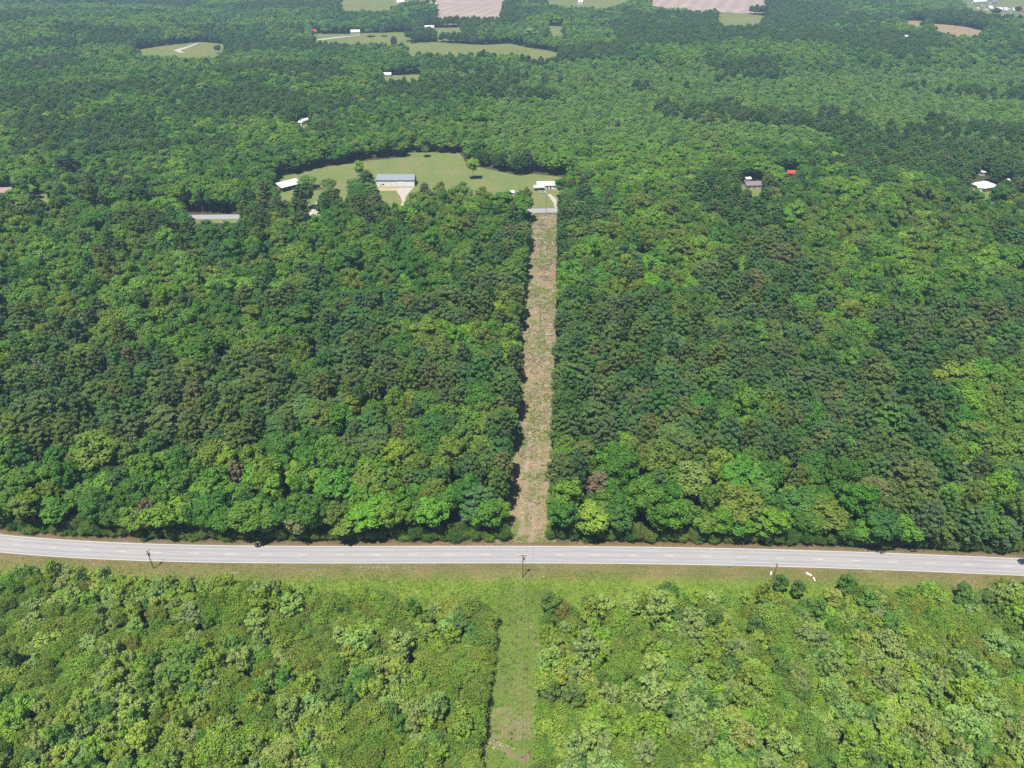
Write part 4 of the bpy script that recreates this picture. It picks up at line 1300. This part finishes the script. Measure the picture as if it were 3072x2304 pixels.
# low shrubs close the forest's edges
GN["e"] = []
rg = random.Random(99)
for x in np.arange(-215, 210, 2.1):
    for of in (rg.uniform(6.6, 7.9), rg.uniform(8.2, 10.5)):
        y = float(road_y(x)) + of; x_ = x + rg.uniform(-1, 1)
        if float(strip_l(y)) - 1.5 < x_ < float(strip_r(y)) + 1: continue
        t = rg.choice(((.050, .095, .018), (.068, .112, .02), (.036, .078, .018), (.075, .105, .025)))
        GN["e"].append((x_, y, 0.03, rg.randrange(len(FEATH)), rg.uniform(.5, 1.0), rg.uniform(.5, 1.25), rg.uniform(0, 6.28), *t))
for y in np.arange(176, 478, 2.4):
    for e_, sg in ((float(strip_l(y)) - 1.8, -1), (float(strip_r(y)) + .9, 1)):
        if rg.random() < .25: continue
        t = rg.choice(((.075, .125, .02), (.06, .115, .018), (.095, .14, .022), (.045, .09, .018)))
        GN["e"].append((e_ + sg * rg.uniform(0, 1.4), y + rg.uniform(-1, 1), 0.03, rg.randrange(len(FEATH)), rg.uniform(.3, .6), rg.uniform(.4, 1.1), rg.uniform(0, 6.28), *t))
mass("edge_shrubs", "e", FEATH, "low shrubs along the forest edge by the highway and strip", "shrubs")
mass("scrub_bushes", "f", FEATH, "fine-leaved scrub bushes at the bottom of the picture", "scrub")
# ------------------------------------------------------------------ power poles and wires
M["pole"] = paint("weathered_pole_wood", (0.13, 0.105, 0.08), 0.9, 0, 0.2, 4.0)
M["ceramic"] = paint("white_insulator", (0.6, 0.6, 0.58), 0.3, 0, 0.05, 4.0)
M["wire"] = paint("wire", (0.25, 0.25, 0.25), 0.5, 0.3, 0.05, 4.0)


def height_at(px, py, top):
    x, y = P(px, py)
    lo, hi = 2.0, 25.0
    for _ in range(40):
        m = (lo + hi) / 2
        if proj(x, y, m)[1] > top: lo = m
        else: hi = m
    return lo


def power_pole(px, py, h, label, rz, transformer=False):
    x, y = P(px, py)
    t = thing("power_pole", label, "power pole", (x, y, 0), rz)
    m = MB(); m.tube([(0, 0, -.4), (0, 0, h * .5), (0, 0, h)], [.16, .14, .11], 10); m.build("shaft", M["pole"], t)
    m = MB(); m.box(-1.25, 1.25, -.19, -.08, h - .75, h - .6); ca = m.build("crossarm", M["pole"], t)
    for xx in (-1.15, 0, 1.15):
        zb = h - .6 if xx else h
        m = MB(); m.tube([(xx, -.13 if xx else 0, zb), (xx, -.13 if xx else 0, zb + .12), (xx, -.13 if xx else 0, zb + .25)], [.05, .09, .04], 8); m.build("insulator", M["ceramic"], t)
    if transformer:
        m = MB(); m.tube([(.42, 0, h - 2.6), (.42, 0, h - 2.55), (.42, 0, h - 1.65), (.42, 0, h - 1.55)], [.2, .29, .29, .18], 12); m.build("transformer", M["metal"], t)
    return (x, y, h, rz)


hs = height_at(1620, 968, 913); ho = height_at(1638, 641, 581); hl = height_at(462, 1706, 1652); hr = height_at(2316, 1745, 1692)
p_strip = power_pole(1620, 968, hs, "wooden power pole standing in the middle of the cleared strip", 0.06)
p_far = power_pole(1638, 641, ho, "wooden power pole beside the far road at strip's end", 0.06)
p_mid = power_pole(1568, 1733, 11.0, "wooden power pole on the verge below the strip's highway end", 0.06, True)
p_left = power_pole(462, 1706, hl, "wooden power pole beside the highway on the far left", 1.45, True)
p_right = power_pole(2316, 1745, hr, "wooden power pole beside white litter on the right verge", 1.6)


def wire(a, b, oa, ob, sag, label):
    pts = []
    n = 24
    for i in range(n + 1):
        t = i / n
        za = a[2] + (.2 if oa == 0 else -.35); zb = b[2] + (.2 if ob == 0 else -.35)
        x = (a[0] + oa * math.cos(a[3])) * (1 - t) + (b[0] + ob * math.cos(b[3])) * t
        y = (a[1] + oa * math.sin(a[3])) * (1 - t) + (b[1] + ob * math.sin(b[3])) * t
        pts.append((x, y, za * (1 - t) + zb * t - sag * 4 * t * (1 - t)))
    m = MB(); m.tube(pts, [.022] * len(pts), 5)
    tag(m.build("power_line", M["wire"]), label, "power line", "wires between the power poles")


off_near = (P(1533, 2283)[0] + .5, 55, 9, .06)
wire(p_far, p_strip, 0, 0, 2.6, "thin wire between the far pole and the strip pole")
for o, nm in ((-1.15, "left"), (1.15, "right")):
    wire(p_strip, p_mid, o, o, 2.4, f"{nm} wire from the strip pole to the highway pole")
    wire(p_mid, off_near, o * .5, o * .5, 1.6, f"{nm} wire over the green strip towards the viewer")
wire(p_left, p_mid, 0, 0, 3.5, "thin wire along the highway from left to middle pole")
wire(p_mid, p_right, 0, 0, 3.0, "thin wire along the highway from middle to right pole")

# ------------------------------------------------------------------ cars
def car(label, cat, loc, rz, col, scale=1.0):
    body = paint("car_paint_" + cat.replace(" ", "_"), col, 0.25, 0.2, 0.02, 1.0, 0.6)
    t = thing("parked_car" if "parked" in label else "moving_car", label, cat, loc, rz)
    t.scale = (scale,) * 3
    m = MB(); m.prism([(-2.3, .35), (2.3, .35), (2.35, .62), (2.2, .86), (1.1, .98), (-1.6, 1.0), (-2.25, .92), (-2.35, .6)], -.88, .88); m.build("body", body, t, bevel=.07, smooth=False)
    m = MB(); m.add([(1.15, -.78, .985), (1.15, .78, .985), (-1.7, .78, .985), (-1.7, -.78, .985), (.35, -.62, 1.44), (.35, .62, 1.44), (-1.15, .62, 1.44), (-1.15, -.62, 1.44)],
              [(0, 1, 2, 3), (4, 7, 6, 5), (0, 4, 5, 1), (1, 5, 6, 2), (2, 6, 7, 3), (3, 7, 4, 0)]); m.build("windows", M["glass"], t)
    m = MB(); m.box(-1.12, .32, -.6, .6, 1.442, 1.49); m.build("roof", body, t, bevel=.02)
    for sx in (-1.42, 1.42):
        for sy in (-.9, .9):
            m = MB(); m.tube([(sx, sy - .11, .33), (sx, sy + .11, .33)], [.33, .33], 18); wl = m.build("wheel", M["dark_trim"], t)
            m = MB(); s_ = math.copysign(.115, sy); m.tube([(sx, sy + s_ * .98, .33), (sx, sy + s_ * 1.12, .33)], [.2, .19], 14); m.build("rim", M["metal"], wl)
    for sy in (-.62, .62):
        m = MB(); m.box(2.30, 2.37, sy - .2, sy + .2, .62, .76); m.build("headlight", M["ceramic"], t)
    return t


cx, cy_ = P(1628, 579)
car("white car parked on the grass in front of the white house", "car", (cx, cy_, .05), .1, (.72, .72, .72))
tipx = P(3057, 1692)[0]; xx = tipx + 2.35
car("dark blue car on the highway cut off by the right edge", "blue car", (xx, float(road_y(xx)) + 1.85, .105), math.pi + math.atan(float(road_y(xx + 1) - road_y(xx))), (.02, .035, .08))

# ------------------------------------------------------------------ litter, logs, stones
M["litter"] = paint("white_sheet_plastic", (0.80, 0.80, 0.76), 0.6, 0, 0.05, 2.0)
M["pale_wood"] = paint("bleached_wood", (0.42, 0.37, 0.30), 0.85, 0, 0.25, 3.0)
def litter(px, py, outline, label):
    x, y = P(px, py)
    m = MB(); n = len(outline); rg_ = random.Random(px)
    top = [(a, b, .22 + rg_.uniform(-.08, .16)) for a, b in outline]; bot = [(a, b, 0.02) for a, b in outline]
    m.add(top + bot, [tuple(range(n)), tuple(range(n, 2 * n))[::-1]] + [(i, n + i, n + (i + 1) % n, (i + 1) % n) for i in range(n)])
    o = m.build("plastic_sheet", M["litter"]); o.location = (x, y, .06)
    tag(o, label, "litter", "white litter on the right verge")
litter(2313, 1722, [(-.45, -.7), (-.1, -.55), (.15, 0), (.5, .35), (.35, .8), (0, .7), (-.05, .2), (-.4, -.25)], "crooked white scrap of litter left of the right power pole")
litter(2424, 1724, [(-.3, .9), (.1, .8), (.5, .1), (.95, -.5), (.8, -.7), (.4, -.35), (.1, -.25), (-.35, -.2), (-.15, .1), (-.55, .3)], "largest white scrap of litter on the grass verge")
litter(2442, 1738, [(-.2, -.8), (.1, -.8), (.2, 0), (.2, .7), (0, .8), (-.12, .2)], "narrow upright white scrap right of the largest litter piece")


def log(px, py, L_, r, rz, label, name="fallen_log"):
    x, y = P(px, py)
    m = MB(); m.tube([(-L_ / 2, 0, r), (0, r * .8, r * 1.2), (L_ / 2, 0, r)], [r, r * .85, r * .5], 8)
    m.tube([(L_ * .1, 0, r), (L_ * .3, L_ * .12, r * 2.4)], [r * .5, r * .2], 6)
    o = m.build(name, M["pale_wood"]); o.location = (x, y, .06); o.rotation_euler = (0, 0, rz)
    tag(o, label, "log")
log(697, 1721, 4.6, .13, .12, "pale fallen branch lying on the verge left of centre", "fallen_branch")
log(1648, 1006, 3.2, .3, .2, "short pale log below the power pole in the strip")
log(1613, 1086, 3.0, .28, .9, "pale slanting log near green regrowth in the strip")
log(1617, 718, 5.5, .25, .3, "thin pale log across the far left side of strip")
log(1613, 935, 4.5, .22, 1.2, "long pale log left of the power pole in the strip")
log(1640, 657, 6.0, .35, .0, "pale log at the far head of the strip by road")
log(1613, 2170, 1.6, .2, 1.5, "short white log beside the dry grass of green strip")


def scraps(name, pts, size, mat, label, cat, kind="stone"):
    """many small pieces no one would count"""
    n = len(pts)
    V = []; Q = []
    rg_ = np.random.default_rng(len(label) * 7 + n)
    p = np.array(pts)
    if kind == "stick":
        L_ = size * rg_.uniform(.5, 1.6, n); a = rg_.uniform(0, np.pi, n); w_ = size * .045 * rg_.uniform(.6, 1.8, n); tz = rg_.uniform(-.18, .25, n)
        d = np.stack([np.cos(a), np.sin(a), tz], 1) * L_[:, None] / 2; s = np.stack([-np.sin(a), np.cos(a), a * 0], 1) * w_[:, None]; u = np.array([0, 0, 1]) * w_[:, None] * 1.4
        c = p + np.array([0, 0, .06]) + np.abs(tz)[:, None] * np.array([0, 0, 1]) * L_[:, None] / 2
        v = np.stack([c - d - s, c - d + s, c - d + u, c + d - s, c + d + s, c + d + u], 1).reshape(-1, 3)
        b = np.arange(n)[:, None] * 6
        q = np.concatenate([b + [0, 3, 5, 2], b + [2, 5, 4, 1], b + [1, 4, 3, 0]])
    else:
        s = size * rg_.uniform(.4, 1.5, n)
        base = np.array([(1, 0, 0), (.3, .9, 0), (-.8, .5, 0), (-.7, -.6, 0), (.4, -.8, 0), (.1, 0, .8)])
        v = (p[:, None] + base[None] * s[:, None, None] * rg_.uniform(.6, 1.2, (n, 6, 1))).reshape(-1, 3)
        b = np.arange(n)[:, None] * 6
        q = np.concatenate([b + [0, 1, 5, 5], b + [1, 2, 5, 5], b + [2, 3, 5, 5], b + [3, 4, 5, 5], b + [4, 0, 5, 5]])[:, :3]
    return tag(link(name, np_mesh(name, v, q, mat)), label, cat, kind="stuff")


def tufts(name, pts, size, mat, label, cat, blades=5):
    n = len(pts); p = np.repeat(np.array(pts), blades, 0); s = np.repeat(np.array(size), blades)[:, None]
    m = len(p)
    d = rand_dirs(m, 0.1); pos = p + d * s * np.array([.75, .75, .6])
    v, q = leaves(pos, d + RNG.normal(size=d.shape) * .4, s * .42, s * .30)
    return tag(link(name, np_mesh(name, v, q, mat)), label, cat, kind="stuff")


def tuft_mat(name, a, b, c):
    m, nt, p = new_mat(name)
    g = N(nt, "ShaderNodeNewGeometry")
    k = ramp(nt, [(0.0, a), (0.6, b), (1.0, c)], g.outputs["Random Per Island"])
    k = mix(nt, k, ramp(nt, [(0.35, (.8, .85, .8)), (0.65, (1.25, 1.15, 1.1))], noise(nt, .12, 4, .6)), 1.0, 'MULTIPLY')
    nt.links.new(k, p.inputs["Base Color"]); p.inputs["Roughness"].default_value = .9; p.inputs["Specular IOR Level"].default_value = .1
    return m


M["weed"] = tuft_mat("green_weeds", (.095, .175, .022), (.13, .21, .03), (.18, .24, .05))
M["strawtuft"] = tuft_mat("straw_tufts", (.11, .11, .045), (.17, .14, .07), (.26, .21, .12))
M["browntuft"] = tuft_mat("brown_tufts", (.12, .11, .045), (.18, .16, .07), (.13, .17, .045))
M["under"] = tuft_mat("undergrowth_leaves", (.045, .08, .014), (.07, .115, .018), (.095, .135, .026))  # darker than the other weeds: shade of the gaps between bushes painted in
M["stone"] = paint("pale_stone", (0.55, 0.47, 0.38), 0.9, 0, 0.25, 5.0)
M["stick"] = tuft_mat("sticks", (.10, .075, .055), (.30, .25, .19), (.60, .54, .46))

rn = np.random.default_rng(5)
# verge south of the highway
n = 26000
x = rn.uniform(-185, 180, n); of = rn.uniform(4.3, 27, n); y = road_y(x) - of
mix_ = fbm(x, y, 9, 91)
green = (of + (mix_ - .5) * 9) > 10.2
kp = ~green & (of < 15) & (rn.random(n) < .8)
tufts("dry_roadside_grass", np.stack([x, y, x * 0 + .05], 1)[kp], rn.uniform(.14, .34, kp.sum()), M["browntuft"], "brown dry grass tufts along the scrub side of highway", "dry grass", 4)
kg = green
tufts("roadside_weeds", np.stack([x, y, x * 0 + .05], 1)[kg], rn.uniform(.2, .55, kg.sum()), M["weed"], "bright green low weeds between the verge and the scrub", "weeds", 5)
# green strip in the foreground
n = 9000
y = rn.uniform(60, 152, n)
fy = [p[1] for p in fl[::-1]]
xl = np.interp(y, fy, [p[0] for p in fl[::-1]]); xr = np.interp(y, [p[1] for p in fr[::-1]], [p[0] for p in fr[::-1]])
x = xl - .8 + (xr - xl + 1.6) * rn.random(n)
dry = inside(bumpy(PP([(1476, 2130), (1530, 2118), (1598, 2128), (1596, 2215), (1540, 2225), (1472, 2216)]), 2, .3), x, y) | (fbm(x, y, 6, 7) > .62)
soil = inside(PP([(1468, 2218), (1500, 2226), (1545, 2246), (1592, 2256), (1590, 2294), (1548, 2292), (1505, 2256), (1470, 2244)]), x, y)
a_ = ~dry & ~soil
tufts("strip_grass", np.stack([x, y, x * 0 + .08], 1)[a_], rn.uniform(.14, .42, a_.sum()), M["weed"], "green grass and weeds covering the strip in the foreground", "weeds", 5)
b_ = dry & ~soil
tufts("strip_dry_grass", np.stack([x, y, x * 0 + .08], 1)[b_], rn.uniform(.12, .3, b_.sum()), M["strawtuft"], "dry straw patches inside the green strip", "dry grass", 4)
# scrub undergrowth
n = 9000
x = rn.uniform(-170, 165, n); y = rn.uniform(60, 150, n)
tufts("undergrowth", np.stack([x, y, x * 0 + .03], 1), rn.uniform(.3, .8, n), M["under"], "low green undergrowth between the bushes of the scrub", "undergrowth", 4)
# debris on the cleared strip
n = 9000
y = rn.uniform(169, 478, n) ; t_ = rn.random(n)
x = strip_l(y) - 3 + (strip_r(y) - strip_l(y) + 5) * t_
dens = (rn.random(n) < np.where(y < 215, .3, np.where(y < 260, .5, .9))) & (fbm(x, y, 7, 41) + rn.uniform(-.12, .12, n) > .45)
scraps("brush_debris", np.stack([x, y, x * 0 + .03], 1)[dens], 1.5, M["stick"], "broken branches and brush scattered over the cleared strip", "debris", "stick")
n = 11000
y = rn.uniform(169, 480, n); t_ = rn.random(n); x = strip_l(y) - 3 + (strip_r(y) - strip_l(y) + 5) * t_
gq = fbm(x, y, 14, 17)
ga = gq > np.where(y < 215, .5, .56)
gb = (~ga) & (rn.random(n) < .5)
tufts("strip_regrowth", np.stack([x, y, x * 0 + .03], 1)[ga], rn.uniform(.2, .7, ga.sum()), M["weed"], "green regrowth patches on the cleared strip", "weeds", 6)
tufts("strip_straw", np.stack([x, y, x * 0 + .03], 1)[gb], rn.uniform(.15, .4, gb.sum()), M["strawtuft"], "straw coloured tufts on the cleared strip", "dry grass", 4)
# forest side of the highway
n = 5000
x = rn.uniform(-185, 180, n); of = rn.uniform(4.2, 9, n); y = road_y(x) + of
tufts("forest_edge_grass", np.stack([x, y, x * 0 + .05], 1), rn.uniform(.1, .3, n), M["strawtuft"], "straw coloured grass between the highway and the forest edge", "dry grass", 4)
# stones
pt = []
for cx_, cy0, sx_, sy_, k_ in ((245, 1716, 16, 3, 20), (1095, 1703, 30, 2.5, 30), (1140, 1705, 40, 3, 30), (2590, 1716, 18, 2, 24), (1985, 1749, 8, 2, 8), (540, 1618, 40, 3, 30), (1500, 2236, 18, 6, 34), (1482, 2228, 8, 3, 30), (1560, 1722, 60, 2, 14)):
    for _ in range(k_):
        q_ = P(cx_ + random.gauss(0, sx_), cy0 + random.gauss(0, sy_)); pt.append((q_[0], q_[1], .07))
scraps("pale_stones", pt, .12, M["stone"], "small pale stones scattered beside the highway and the strip", "stones")


# ------------------------------------------------------------------ air
hz = MB(); hz.box(-6500, 6500, -2500, 8500, -24, 200)
mh = bpy.data.materials.new("haze"); mh.use_nodes = True
nh = mh.node_tree; nh.nodes.remove(nh.nodes["Principled BSDF"])
pv = nh.nodes.new("ShaderNodeVolumePrincipled"); pv.inputs["Density"].default_value = 0.00016; pv.inputs["Color"].default_value = (0.46, 0.72, 1.0, 1)
pv.inputs["Anisotropy"].default_value = 0.0
nh.links.new(pv.outputs[0], nh.nodes["Material Output"].inputs["Volume"])
tag(hz.build("haze", mh), "thin bluish haze over the distant forest", "haze", kind="stuff")
